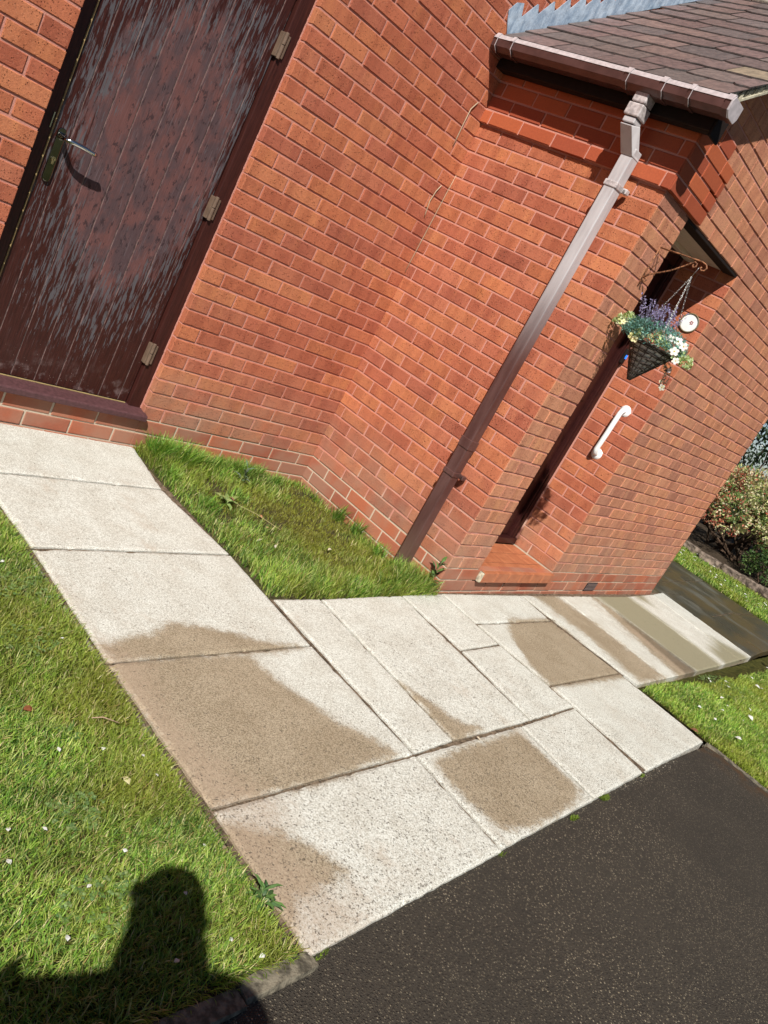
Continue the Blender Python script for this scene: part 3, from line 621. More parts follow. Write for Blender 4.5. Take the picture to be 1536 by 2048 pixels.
sheet('driveway', -9, 2.228, -9, -2.575, lambda X, Y: -.160-.004*fbm(X, Y, 1.2, 3)-.012*np.clip((Y+2.66)/.09, 0, 1), M_TAR, .05)
def hl(X, Y, s): return .018*(fbm(X, Y, 3.2, s)-.5)+.012*(fbm(X, Y, 14, s+4)-.5)
LAWN1 = lambda X, Y: -.163+hl(X, Y, 5)-.03*np.clip((X+.96)/.05, 0, 1)
sheet('lawn', -9, -.915, -2.665, -.02, LAWN1, M_MOSS, .04)
BEDZ = lambda X, Y: -.172-.03*np.clip(X/1.2, 0, 1)*np.clip((Y+1.2)/1.2, 0, 1)+hl(X, Y, 9)-.022*np.clip((-(Y)-1.235)/.05, 0, 1)-.02*np.clip(1-(X+.005)/.04, 0, 1)
sheet('soil_bed', -.012, 1.24, -1.31, .0, BEDZ, soil('bed_soil', (.028, .026, .010), (.11, .095, .045), 35), .02)
LAWN2 = lambda X, Y: gz(X)-.008+hl(X, Y, 15)-.035*np.clip((Y+2.14)/.06, 0, 1)
sheet('lawn', 2.272, 9.0, -9, -2.015, LAWN2, M_MOSS, .05)
VERZ = lambda X, Y: -.190+hl(X, Y, 21)+.012*(X-7)
sheet('verge', 6.98, 8.6, -9, 3.2, VERZ, M_MOSS, .06)
sheet('planting_bed', 8.3, 13, -9, 5, lambda X, Y: -.18+.05*fbm(X, Y, 2, 8)+.05*np.clip(X-8.4, 0, 1), M_SOIL, .1)
pbm = MB()
for x0, x1, y0, y1 in ((-.925, -.004, -2.70, .01), (-.004, 1.2, -2.63, -1.312), (1.2, 2.26, -2.60, -1.10), (2.26, 4.72, -2.00, -1.05), (4.72, 6.36, -1.92, 1.9), (6.36, 6.99, -2.5, 1.9)):
    nx, ny = max(2, int((x1-x0)/.05)), max(2, int((y1-y0)/.05)); k0 = len(pbm.v)
    for j in range(ny+1):
        for i in range(nx+1):
            xx = x0+(x1-x0)*i/nx; yb_ = max(y0, -2.683+.0446*(xx+.91)); yy = yb_+(y1-yb_)*j/ny; pbm.v.append((xx, yy, float(gz(xx))-.0125+.004*random.random()))
    for j in range(ny):
        for i in range(nx): a = k0+j*(nx+1)+i; pbm.f.append((a, a+1, a+nx+2, a+nx+1)); pbm.mi.append(0)
pbm.build('path_bed', M_SAND)['kind'] = 'structure'
# ------------------------------------------------------------------ paving slabs
path = empty('path', (0, -1.5, -.15), 'path of pale concrete slabs with tan damp patches running past the porch', 'path', kind='structure')
WETP = [[(-.906, -1.664), (-.908, -1.58), (-.822, -1.546), (-.695, -1.516), (-.577, -1.465), (-.469, -1.482), (-.361, -1.525), (-.257, -1.582), (-.081, -1.61), (-.058, -1.638), (-.208, -1.66), (-.575, -1.67)],
 [(-.93, -1.65), (-.54, -1.64), (-.372, -1.655), (-.343, -1.72), (-.334, -1.803), (-.277, -1.914), (-.222, -2.024), (-.147, -2.111), (-.095, -2.175), (-.083, -2.219), (-.489, -2.26), (-.95, -2.26), (-.925, -2.0)],
 [(-.907, -2.296), (-.755, -2.371), (-.679, -2.462), (-.634, -2.544), (-.727, -2.563), (-.841, -2.571), (-.99, -2.75), (-.96, -2.25)],
 [(.045, -2.275), (.185, -2.25), (.449, -2.235), (.685, -2.225), (.712, -2.286), (.706, -2.429), (.70, -2.57), (.556, -2.612), (.247, -2.64), (.069, -2.60), (.035, -2.50), (.025, -2.383)],
 [(1.70, -1.46), (2.25, -1.46), (2.25, -2.03), (1.335, -2.03), (1.365, -1.853), (1.452, -1.70), (1.54, -1.58)],
 [(.27, -1.86), (.347, -2.0), (.377, -2.10), (.50, -2.178), (.348, -2.22), (.25, -2.23)],
 [(2.37, -1.15), (2.70, -1.15), (2.79, -1.494), (2.79, -2.1), (2.33, -2.1), (2.37, -1.883), (2.41, -1.667), (2.39, -1.437)],
 [(3.30, -1.15), (3.42, -1.15), (3.43, -2.12), (2.98, -2.12), (3.03, -1.9), (3.14, -1.6)],
 [(3.42, -1.3), (3.56, -1.2), (3.60, -1.5), (3.50, -1.75), (3.42, -1.9)]]
ALGP = [[(3.37, -1.0), (4.08, -1.0), (4.10, -1.5), (4.06, -2.3), (3.40, -2.3), (3.38, -1.6)], [(4.25, -1.85), (4.75, -1.7), (5.0, -2.1), (4.1, -2.1)], [(4.25, -1.05), (4.5, -1.05), (4.35, -1.3), (4.2, -1.2)]]
PINK = [[(-1.0, -.7), (-.885, -.9), (-.86, -1.3), (-.88, -1.5), (-.75, -1.66), (-.80, -1.9), (-.72, -2.15), (-.62, -2.3), (-.74, -2.45), (-.60, -2.72), (-1.0, -2.8)], [(3.15, -1.55), (3.42, -1.5), (3.42, -2.1), (3.1, -2.1)]]
def slab(q, dz=0, dark=0, tint=0, lab=None):
    """q: four corners tl,tr,br,bl in plan; gridded top with ragged arrises, mitred sides"""
    a, b, c, d = [np.array(p, float) for p in q]; w1 = max(np.hypot(*(b-a)), np.hypot(*(c-d))); h1 = max(np.hypot(*(d-a)), np.hypot(*(c-b)))
    nx = int(w1/.013)+2; ny = int(h1/.013)+2; U, V = np.meshgrid(np.linspace(0, 1, nx), np.linspace(0, 1, ny))
    g = .0032/w1; h = .0032/h1; U2 = g+U*(1-2*g); V2 = h+V*(1-2*h)
    P = ((1-U2)*(1-V2))[..., None]*a+(U2*(1-V2))[..., None]*b+(U2*V2)[..., None]*c+((1-U2)*V2)[..., None]*d
    X, Y = P[..., 0].copy(), P[..., 1].copy(); e = np.minimum(np.minimum(U, 1-U)*w1, np.minimum(V, 1-V)*h1)
    rag = (fbm(X, Y, 28, 31)-.5)*.006*(e < .004); X += rag*np.sign(.5-U)*((np.minimum(U, 1-U)*w1) < .004); Y += rag*np.sign(V-.5)*((np.minimum(V, 1-V)*h1) < .004)
    Z = gz(X)+dz+.0006*(fbm(X, Y, 6, 40)-.5)-.0035*np.clip(1-e/.007, 0, 1)**1.5-.004*np.clip(.38-fbm(X, Y, 22, 55), 0, 1)*np.clip(1-e/.03, 0, 1)*8
    wet = np.zeros_like(X)
    for p_ in WETP: wet = np.maximum(wet, np.clip(.5-sdpoly(X, Y, p_)/(.11 if p_[0][0] < 2.2 else .24), 0, 1))
    alg = np.zeros_like(X)
    for p_ in ALGP: alg = np.maximum(alg, np.clip(.5-sdpoly(X, Y, p_)/.22, 0, 1))
    pk = np.zeros_like(X)
    for p_ in PINK: pk = np.maximum(pk, np.clip(.40-sdpoly(X, Y, p_)/.22, 0, .85))
    wet = wet*(np.clip(1.2-alg, 0, 1)); jn = np.clip(1-e/.012, 0, 1)*.45*fbm(X, Y, 9, 77); pk = np.maximum(pk, jn)
    dirt = np.clip(.12+.42*np.clip((-1.9-Y)/.5, 0, 1)*np.clip((1.6-X)/.6, .45, 1)+.4*(fbm(X, Y, 5, 60)-.5), 0, 1)
    if X.mean() < 0 and Y.mean() > -1.2: dirt = dirt*.0
    for (cx, cy, rx, ry, a_) in ((1.8, -2.36, .35, .16, .9), (.62, -1.78, .3, .25, .55), (1.08, -1.95, .10, .2, .8), (-.55, -2.62, .35, .07, .8), (3.1, -1.6, .2, .4, .8)):
        e_ = a_*np.exp(-((X-cx)/rx)**2-((Y-cy)/ry)**2); dirt = np.clip(dirt+e_*.6, 0, 1); pk = np.maximum(pk, e_*.75*fbm(X, Y, 11, 91)*1.3)
    dk = np.full_like(X, float(dark)); n = nx*ny
    if not dark and X.mean() > 2.7: dk = np.maximum(dk, np.clip(.42-sdpoly(X, Y, [(3.30, -1.5), (3.42, -1.35), (3.44, -2.09), (3.16, -2.09)])/.35, 0, .52))
    col = np.stack([wet, alg, dk, pk], -1).reshape(-1, 4); v = np.stack([X, Y, Z], -1).reshape(-1, 3); i = np.arange(n).reshape(ny, nx)
    f = np.stack([i[:-1, :-1].ravel(), i[1:, :-1].ravel(), i[1:, 1:].ravel(), i[:-1, 1:].ravel()], 1).tolist()
    ring = list(i[0, :])+list(i[1:, -1])+list(i[-1, -2::-1])+list(i[-2:0:-1, 0]); low = v[ring].copy(); low[:, 2] -= .05; m_ = len(ring)
    f += [(ring[k], ring[(k+1) % m_], n+(k+1) % m_, n+k) for k in range(m_)]
    v = np.vstack([v, low]); cl = col[ring].copy(); cl[:, 3] = np.maximum(cl[:, 3], .8); col = np.vstack([col, cl]); dr = np.concatenate([dirt.ravel(), dirt.ravel()[ring]])
    me = bpy.data.meshes.new('slab'); me.from_pydata(v.tolist(), [], f)
    at = me.color_attributes.new('bcol', 'FLOAT_COLOR', 'POINT'); at.data.foreach_set('color', col.astype(np.float32).ravel())
    at = me.attributes.new('buv', 'FLOAT_VECTOR', 'POINT'); at.data.foreach_set('vector', np.stack([dr, dr, dr], 1).astype(np.float32).ravel())
    if Vector(me.polygons[0].normal).z < 0: me.flip_normals()
    return link('slab', me, M_SLAB, path)
Y0 = -.012
slab([(-.93, Y0), (.018, Y0), (-.052, -.447), (-.93, -.500)], .001)
slab([(-.93, -.506), (-.054, -.453), (-.003, -.988), (-.912, -1.035)], .0)
slab([(-.912, -1.041), (-.001, -.994), (-.022, -1.622), (-.922, -1.662)], -.001)
slab([(-.922, -1.667), (-.022, -1.628), (-.012, -2.227), (-.908, -2.257)], .001)
slab([(-.908, -2.262), (-.012, -2.233), (-.016, -2.662), (-.914, -2.705)], .0)
slab([(.008, -1.318), (.290, -1.310), (.255, -2.207), (-.002, -2.226)], 0)
slab([(.297, -1.310), (.918, -1.265), (.866, -2.188), (.261, -2.207)], 0)
slab([(.924, -1.264), (1.300, -1.240), (1.300, -1.680), (.926, -1.706)], 0)
slab([(.924, -1.712), (1.300, -1.686), (1.330, -2.161), (.872, -2.187)], 0)
slab([(1.306, -1.236), (2.215, -1.215), (2.186, -1.480), (1.310, -1.506)], 0)
slab([(1.310, -1.512), (2.187, -1.486), (2.232, -1.980), (1.334, -2.006)], .0005)
slab([(-.006, -2.233), (.760, -2.205), (.728, -2.622), (-.010, -2.656)], 0)
slab([(.766, -2.205), (1.325, -2.168), (1.290, -2.592), (.734, -2.620)], -.001)
slab([(1.336, -2.012), (2.232, -1.986), (2.232, -2.555), (1.340, -2.592)], .001)
slab([(2.221, -1.213), (2.77, -1.197), (2.79, -2.075), (2.284, -2.090)], 0)
slab([(2.776, -1.197), (3.385, -1.175), (3.428, -2.055), (2.796, -2.075)], 0)
slab([(3.391, -1.175), (4.04, -1.150), (4.045, -2.030), (3.434, -2.055)], 0)
slab([(4.046, -1.150), (4.70, -1.095), (4.62, -2.000), (4.051, -2.030)], 0)
slab([(4.706, -1.095), (5.07, -1.050), (5.02, -1.985), (4.626, -2.000)], 0)
slab([(5.076, -1.05), (5.50, -1.08), (5.48, -1.95), (5.03, -1.985)], 0, 1)
slab([(5.506, -1.42), (6.34, -1.36), (6.40, -1.93), (5.50, -1.95)], 0, 1)
slab([(5.506, -.86), (6.33, -.80), (6.34, -1.354), (5.506, -1.414)], 0, 1)
slab([(6.346, -.80), (6.99, -.77), (6.99, -1.40), (6.346, -1.38)], 0, 1)
slab([(6.352, -1.386), (6.99, -1.406), (6.99, -2.5), (6.41, -2.5)], 0, 1)
for k in range(4):
    slab([(4.73, -1.044+.6*k+.6), (5.50, -1.0+.6*k+.55), (5.50, -1.074+.6*k), (4.73, -1.04+.6*k)], 0, 1)
    slab([(5.506, -.9+.6*k+.64), (6.33, -.85+.6*k+.64), (6.33, -.794+.6*k), (5.506, -.854+.6*k)], 0, 1)
    slab([(6.336, -.9+.6*k+.69), (6.99, -.85+.6*k+.64), (6.99, -.764+.6*k), (6.336, -.794+.6*k)], 0, 1)
# ------------------------------------------------------------------ kerbs and edging
def kerb(x0, x1, y0, y1, z, lab):
    s = MB(); L = max(abs(x1-x0), abs(y1-y0)); n = max(3, int(L/.05)); lng = abs(x1-x0) > abs(y1-y0)
    sec = [(-.5, -1), (-.5, -.12), (-.42, 0), (.40, 0), (.5, -.15), (.5, -1)]; wd = abs(y1-y0) if lng else abs(x1-x0); cx = (y0+y1)/2 if lng else (x0+x1)/2
    for i in range(n+1):
        t = i/n; e = .006 if i in (0, n) else 0
        for a, b in sec:
            j = random.uniform(-.0025, .0025); o = cx+a*(wd-e)+j; zz = z+(b*.10)-e*.8+random.uniform(-.002, .002)
            s.v.append((x0+(x1-x0)*t, o, zz) if lng else (o, y0+(y1-y0)*t, zz))
    m_ = len(sec)
    for i in range(n):
        for j in range(m_-1): s.f.append((i*m_+j, i*m_+j+1, (i+1)*m_+j+1, (i+1)*m_+j)); s.mi.append(0)
    s.f += [tuple(range(m_)), tuple(range(n*m_, n*m_+m_))[::-1]]; s.mi += [0, 0]
    return setp(s.build('kerb_stone', M_KERB), lab, 'kerb stone', 'kerb stones along the driveway')
KL = ['short lichen-speckled kerb stone between the lawn corner and the damp slab', 'long grey kerb stone in the photographer shadow beside the lawn']
kerb(-1.115, -.905, -2.735, -2.680, -.148, KL[0]); kerb(-2.0, -1.122, -2.745, -2.688, -.150, KL[1])
for k in range(4): kerb(-2.91-.9*k, -2.007-.9*k, -2.745, -2.68, -.148, 'grey kerb stone further along the left lawn edge')
for k in range(5): kerb(2.232, 2.268, -3.3-.85*k, -2.565-.85*k if k == 0 else -2.445-.85*k, -.158, 'thin brown kerb edging beside the right lawn' if k == 0 else 'thin kerb edging further along the right lawn')
def rock(name, c, sx, sy, sz, rz, mat, seed):
    bm = bmesh.new(); bmesh.ops.create_cube(bm, size=1); bmesh.ops.subdivide_edges(bm, edges=bm.edges, cuts=3, use_grid_fill=True)
    rr = random.Random(seed)
    for v in bm.verts:
        l = v.co.copy(); m_ = max(abs(l.x), abs(l.y), abs(l.z)); sp = l.normalized()*.58; l = l.lerp(sp, .28)
        l += Vector((rr.uniform(-1, 1), rr.uniform(-1, 1), rr.uniform(-1, 1)))*.045; v.co = Vector((l.x*sx, l.y*sy, l.z*sz))
    bmesh.ops.transform(bm, matrix=Matrix.Rotation(rz, 4, 'Z'), verts=bm.verts); bm.normal_update()
    me = bpy.data.meshes.new(name); bm.to_mesh(me); bm.free(); o = link(name, me, mat); o.location = c; return o
sl_ = [(8.30, .62), (8.30, .30), (8.26, -.02), (8.22, -.34), (8.34, -.60), (8.46, -.82), (8.58, -1.06), (8.66, -1.32), (8.74, -1.6), (8.8, -1.9), (8.85, -2.2)]
for k, (a, b) in enumerate(sl_):
    o = rock('edging_stone', (a, b, -.15), .17, random.uniform(.24, .32), .15, random.uniform(-.25, .3), M_STONE, k)
    labs = ['farthest rough edging stone beside the house corner', 'rough brown edging stone second from the house corner', 'rough edging stone third from the house corner', 'rough edging stone fourth from the house corner', 'rough edging stone in the middle of the row under the shrub', 'rough edging stone sixth from the house corner', 'pale squared edging stone nearest the picture edge']
    setp(o, labs[k] if k < 7 else 'rough edging stone further along the planting bed', 'stone', 'edging stones along the planting bed')
# ------------------------------------------------------------------ grass
def blades(name, pts, L, bend, colr, wd=.0016, zf=None, lean=None, label='grass', mat=M_GRASS):
    """pts (n,2); one curved tapering 3-segment blade each"""
    n = len(pts); th = RNG.uniform(0, 2*np.pi, n); L = np.broadcast_to(L, (n,))*RNG.uniform(.55, 1.25, n); bd = np.broadcast_to(bend, (n,))*RNG.uniform(.5, 1.4, n)
    dx, dy = np.cos(th), np.sin(th)
    if lean is not None: dx = dx+lean[:, 0]; dy = dy+lean[:, 1]; q = np.hypot(dx, dy)+1e-6; dx /= q; dy /= q
    px, py = -dy, dx; z0 = zf(pts[:, 0], pts[:, 1])-.004; w_ = wd*RNG.uniform(.7, 1.3, n)
    tw = RNG.uniform(-.9, .9, n); V = np.zeros((n, 7, 3)); wv = [1, .9, .6]
    for k, t in enumerate((0, .38, .74, 1.0)):
        a = bd*t; hx = L*np.where(bd > .01, (1-np.cos(a))/np.maximum(bd, .01), 0)*1.0+L*t*.12; hz = L*np.where(bd > .01, np.sin(a)/np.maximum(bd, .01), t)
        cx = pts[:, 0]+dx*hx; cy = pts[:, 1]+dy*hx; cz = z0+np.maximum(hz, .002)
        if k < 3:
            for s_, j in ((-1, 2*k), (1, 2*k+1)):
                V[:, j, 0] = cx+px*w_*wv[k]*s_; V[:, j, 1] = cy+py*w_*wv[k]*s_; V[:, j, 2] = cz+tw*w_*wv[k]*s_*.5
        else: V[:, 6, 0] = cx; V[:, 6, 1] = cy; V[:, 6, 2] = cz
    base = (np.arange(n)*7)[:, None]; quads = np.concatenate([base+np.array([0, 1, 3, 2]), base+np.array([2, 3, 5, 4])], 0); tris = base+np.array([4, 5, 6])
    lv = np.concatenate([quads.ravel(), tris.ravel()]).astype(np.int32); ls = np.concatenate([np.arange(len(quads))*4, len(quads)*4+np.arange(n)*3]).astype(np.int32)
    me = bpy.data.meshes.new(name); me.vertices.add(n*7); me.vertices.foreach_set('co', V.astype(np.float32).ravel()); me.loops.add(len(lv)); me.loops.foreach_set('vertex_index', lv)
    me.polygons.add(len(ls)); me.polygons.foreach_set('loop_start', ls); me.update(calc_edges=True)
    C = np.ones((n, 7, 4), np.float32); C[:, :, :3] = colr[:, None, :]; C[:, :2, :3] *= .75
    at = me.color_attributes.new('bcol', 'FLOAT_COLOR', 'POINT'); at.data.foreach_set('color', C.ravel())
    o = link(name, me, mat); o['kind'] = 'stuff'; setp(o, label, 'grass'); return o
GP = np.array([(.070, .135, .018), (.105, .170, .022), (.155, .220, .034), (.185, .205, .045), (.045, .085, .016), (.22, .24, .08)])
DP_ = np.array([(.30, .235, .11), (.22, .16, .06), (.40, .34, .19)])
def gcol(pts, deadp, seed, bright=1.0, yel=0.0):
    n = len(pts); c = GP[RNG.integers(0, len(GP), n)]*RNG.uniform(.75, 1.25, (n, 1)); f = fbm(pts[:, 0], pts[:, 1], 3.0, seed)
    c = c*(.42+1.15*fbm(pts[:, 0], pts[:, 1], 7, seed+3))[:, None]; y = np.clip((f-.45)*4+yel, 0, 1)[:, None]; c = c*(1-y*.55)+np.array([(.17, .16, .022)])*y*.55
    dd = RNG.uniform(0, 1, n) < deadp; c[dd] = DP_[RNG.integers(0, 3, dd.sum())]*RNG.uniform(.6, 1.1, (dd.sum(), 1)); return (c*bright*1.72*np.array([1.0, 1.06, .95])).astype(np.float32)
def scatter(x0, x1, y0, y1, dens, keep=None):
    n = int((x1-x0)*(y1-y0)*dens); P_ = np.stack([RNG.uniform(x0, x1, n), RNG.uniform(y0, y1, n)], 1)
    if keep is not None: P_ = P_[keep(P_[:, 0], P_[:, 1]) > RNG.uniform(0, 1, len(P_))]
    return P_
def edge1(x, y): return np.clip((-.935+.035*(fbm(x*0, y, 14, 2)-.35)*2-x)/.02, 0, 1)*np.clip((y+2.715-.05*fbm(x, y*0, 11, 8))/.02, 0, 1)*np.clip(.45+1.1*fbm(x, y, 6, 12), .25, 1)
P1 = np.vstack([scatter(-1.75, -.90, -2.70, -.40, 62000, edge1), scatter(-3.2, -1.75, -2.68, -.03, 9000), scatter(-1.75, -.92, -.40, -.03, 9000)])
f1 = fbm(P1[:, 0], P1[:, 1], 4, 50)
blades('grass', P1, .026+.020*f1, 1.25, gcol(P1, .10, 60, 1.0, .15), .00125, LAWN1, label='short mossy yellow-green grass on the lawn left of the path')
ne = 1500; ey = RNG.uniform(-2.68, -.42, ne); PE = np.stack([-.935+.012*RNG.normal(size=ne), ey], 1); PE = PE[fbm(PE[:, 0]*0, ey, 7, 33) > RNG.uniform(.25, .75, ne)]
blades('grass', PE, .042, 1.5, gcol(PE, .15, 61), .0013, LAWN1, lean=np.tile([1.6, 0], (len(PE), 1)), label='ragged grass overhanging the left edge of the slabs')
nk = 900; PK = np.stack([RNG.uniform(-1.8, -.93, nk), -2.672+.008*RNG.normal(size=nk)], 1)
blades('grass', PK, .038, 1.5, gcol(PK, .22, 62), .0013, LAWN1, lean=np.tile([0, -1.6], (len(PK), 1)), label='ragged grass overhanging the kerb stones')
def kbed(x, y):
    k = np.clip((fbm(x, y, 5.5, 70)-.40)*5.0, .08, .85); wall = np.clip(1-(-y-.02)/.30, 0, 1)*np.clip((1.05-x)/.2, .25, 1); edge = np.clip(1-(y+1.24)/.33, 0, 1); lft = np.clip(1-(x-.03)/.22, 0, 1)*np.clip(.4+fbm(x, y, 9, 4), 0, 1)
    bare = np.exp(-((x-1.02)**2/.03+(y+.22)**2/.05))+np.exp(-((x-1.05)**2/.02+(y+.5)**2/.05))
    k = np.maximum(np.maximum(k*.75, wall), np.maximum(edge*.95, lft*.8))*(1-.85*np.clip(bare, 0, 1))
    return k*np.clip((x-.035*fbm(x*0+1, y, 9, 3))/.03, 0, 1)*np.clip((y+1.272)/.02, 0, 1)
P2 = scatter(.0, 1.225, -1.29, -.01, 36000, kbed)
ln = .030+.026*fbm(P2[:, 0], P2[:, 1], 5, 81)+.085*np.exp(-((P2[:, 0]-.20)**2/.03+(P2[:, 1]+.10)**2/.015))+.065*np.exp(-((P2[:, 0]-.62)**2/.10+(P2[:, 1]+.07)**2/.008))+.060*np.exp(-((P2[:, 0]-1.10)**2/.03+(P2[:, 1]+1.15)**2/.03))+.030*np.exp(-((P2[:, 1]+1.18)**2/.02))+.04*np.exp(-((P2[:, 0]-1.19)**2/.003+(P2[:, 1]+.52)**2/.08))
cc_ = gcol(P2, .09, 90, 1.05, -.25); mz = np.clip(np.exp(-((P2[:, 0]-.75)**2/.08+(P2[:, 1]+.62)**2/.09))*1.5*fbm(P2[:, 0], P2[:, 1], 7, 3), 0, 1)[:, None]
cc_ = cc_*(1-.7*mz)+np.array([(.16, .12, .02)])*.7*mz; ln = ln*(1-.55*mz[:, 0])
blades('grass', P2, ln, .95, cc_.astype(np.float32), .0015, BEDZ, label='longer bright green grass tufts in the bed between the two walls')
# long arching tufts against the walls
T_ = []
for tx, ty, tr_, tn, tl in [(.12, -.07, .05, 420, .11), (.24, -.11, .06, 420, .115), (.36, -.08, .05, 260, .09), (.52, -.06, .04, 160, .075), (.66, -.09, .05, 260, .09), (.80, -.06, .04, 200, .085), (.93, -.10, .03, 90, .07), (.10, -.28, .04, 160, .06), (.16, -.55, .05, 140, .055), (1.17, -.45, .025, 90, .10), (1.18, -.62, .025, 80, .09), (1.15, -.85, .04, 140, .07), (1.10, -1.05, .05, 300, .09), (1.02, -1.17, .05, 300, .08), (.86, -1.20, .05, 220, .065), (.62, -1.21, .05, 170, .055), (.40, -1.20, .04, 130, .05), (1.19, -1.12, .03, 170, .09), (.45, -.40, .05, 120, .05), (.20, -.95, .05, 120, .05)]:
    a_ = RNG.uniform(0, 6.28, tn); r_ = tr_*np.sqrt(RNG.uniform(0, 1, tn)); q_ = np.stack([np.clip(tx+r_*np.cos(a_), .03, 1.21), np.clip(ty+r_*np.sin(a_), -1.26, -.015), np.full(tn, tl), np.full(tn, tx), np.full(tn, ty)], 1); T_.append(q_)
T_ = np.vstack(T_); cT = gcol(T_[:, :2], .07, 91, .95, -.6)*np.array([.82, 1.05, .9])
blades('grass', T_[:, :2], T_[:, 2]*1.3, .95, cT.astype(np.float32), .0017, BEDZ, lean=(T_[:, :2]-T_[:, 3:5])*7+np.array([.15, -.35]), label='long arching bright green grass tufts against the foot of the walls')
# fine moss cushions in the same bed
P2b = scatter(.03, 1.22, -1.26, -.02, 24000, lambda x, y: np.clip((fbm(x, y, 6, 110)-.30)*4, .1, 1)*np.clip((x-.06)/.04, 0, 1))
blades('grass', P2b, .019, .7, (np.array([(.21, .215, .030)])*RNG.uniform(.6, 1.5, (len(P2b), 1))).astype(np.float32), .0016, BEDZ, label='low golden moss between the grass tufts in the walled bed')
def edge2(x, y): return np.clip((-2.075-.07*fbm(x, y*0, 8, 5)-.05*(x > 2.7)*np.clip((x-2.7)/.5, 0, 1)-y)/.03, 0, 1)*np.clip((x-2.272-.02*fbm(x*0, y, 12, 8))/.012, 0, 1)*np.clip(.5+fbm(x, y, 6, 12), .3, 1)
P3 = np.vstack([scatter(2.26, 5.6, -3.3, -2.06, 30000, edge2), scatter(2.3, 6.9, -5.2, -3.3, 3500), scatter(5.6, 6.95, -3.3, -2.5, 3500)])
blades('grass', P3, .036, 1.1, gcol(P3, .05, 160, 1.15, -.1), .0018, LAWN2, label='sunlit grass on the small lawn right of the driveway')
P4 = scatter(7.0, 8.25, -2.6, 1.2, 7000, lambda x, y: np.clip(.5+fbm(x, y, 4, 2), 0, 1)); blades('grass', P4, .05, 1.0, gcol(P4, .06, 260, 1.1), .003, VERZ, label='narrow grass verge between the dark paving and edging stones')
P5 = []
for x, y, r_, n_ in ((.829, -2.625, .022, 260), (.512, -2.65, .018, 200), (-.885, -2.70, .025, 200), (-.02, -2.665, .012, 60), (.80, -2.61, .012, 60), (-.93, -2.25, .02, 80), (1.27, -2.60, .012, 60), (5.55, -1.44, .05, 160), (-.912, -.95, .01, 30)):
    a = RNG.uniform(0, 6.28, n_); r2 = r_*np.sqrt(RNG.uniform(0, 1, n_)); P5.append(np.stack([x+1.7*r2*np.cos(a), y+.6*r2*np.sin(a)], 1))
P5 = np.vstack(P5); blades('moss', P5, .012, .9, (np.array([(.14, .20, .02)])*RNG.uniform(.5, 1.5, (len(P5), 1))).astype(np.float32), .0012, lambda x, y: gz(x)-.012, label='bright green moss tufts growing in the paving joints')
# loose grit along the edge between slabs and tarmac
def grit(n, fx, label):
    s = MB(); 
    for i in range(n):
        x, y, z, r_ = fx(); k = len(s.v); o = Vector((x, y, z)); cs = random.choice([(.10, .085, .065), (.24, .21, .17), (.06, .05, .04), (.16, .12, .08), (.45, .40, .32)])
        v = [o+Vector((random.uniform(.5, 1)*dx*r_, random.uniform(.5, 1)*dy*r_, random.uniform(.3, .7)*dz*r_)) for dx, dy, dz in ((1, 0, 0), (-1, 0, 0), (0, 1, 0), (0, -1, 0), (0, 0, 1), (0, 0, -1))]
        s.add(v, [(0, 2, 4), (2, 1, 4), (1, 3, 4), (3, 0, 4), (2, 0, 5), (1, 2, 5), (3, 1, 5), (0, 3, 5)]); s.c += [(*cs, 1)]*6
    o = s.build('gravel', M_GRIT); o['kind'] = 'stuff'; o['label'] = label; return o
m = NT('grit', .9, .2); m.col(m.attr('bcol')); M_GRIT = m.m
def fg():
    x = random.uniform(-.9, 2.2); return x, -2.70+.058*(x+.9)*.86-abs(random.gauss(0, .022))+.01, -.168, random.uniform(.0012, .0038)
grit(1500, fg, 'loose grit along the edge of the tarmac')
def fg2():
    if random.random() < .5: x = random.uniform(-.9, 0); y = random.choice((-2.26, -1.664)); return x, y+.04*x*-.6+random.gauss(0, .006), -.151, random.uniform(.0008, .0022)
    y = random.uniform(-2.62, -1.3); return random.choice((-.01, .0, .88, 1.335))+random.gauss(0, .006), y, -.151, random.uniform(.0008, .002)
grit(700, fg2, 'crumbs of soil lying along the slab joints')

# ------------------------------------------------------------------ leaves, petals, weeds
def rndc(c, a=.15): k = random.uniform(1-a, 1+a); return tuple(x*k*random.uniform(.93, 1.07) for x in c)
def leafq(mb, p, d, nrm, L, wd, c, curl=.15, tip=.0):
    """a pointed leaf of four quads folded along its midrib"""
    p, d, n = Vector(p), Vector(d).normalized(), Vector(nrm); s_ = d.cross(n)
    if s_.length < 1e-3: s_ = d.orthogonal()
    s_.normalize(); n = s_.cross(d)
    m1 = p+d*L*.45+n*curl*L*.25; t = p+d*L-n*curl*L*.4
    a = p+d*L*.42+s_*wd/2+n*wd*.12; b = p+d*L*.42-s_*wd/2+n*wd*.12; a2 = p+d*L*.75+s_*wd*.33; b2 = p+d*L*.75-s_*wd*.33; m2 = p+d*L*.75-n*curl*L*.1
    mb.add([p, a, m1, b, a2, m2, b2, t], [(0, 1, 2), (0, 2, 3), (1, 4, 5, 2), (2, 5, 6, 3), (4, 7, 5), (5, 7, 6)]); mb.c += [(*c, 1)]*8
def rdir(zmin=-1): 
    while True:
        v = Vector((random.gauss(0, 1), random.gauss(0, 1), random.gauss(0, 1)))
        if v.length > .1:
            v.normalize()
            if v.z >= zmin: return v
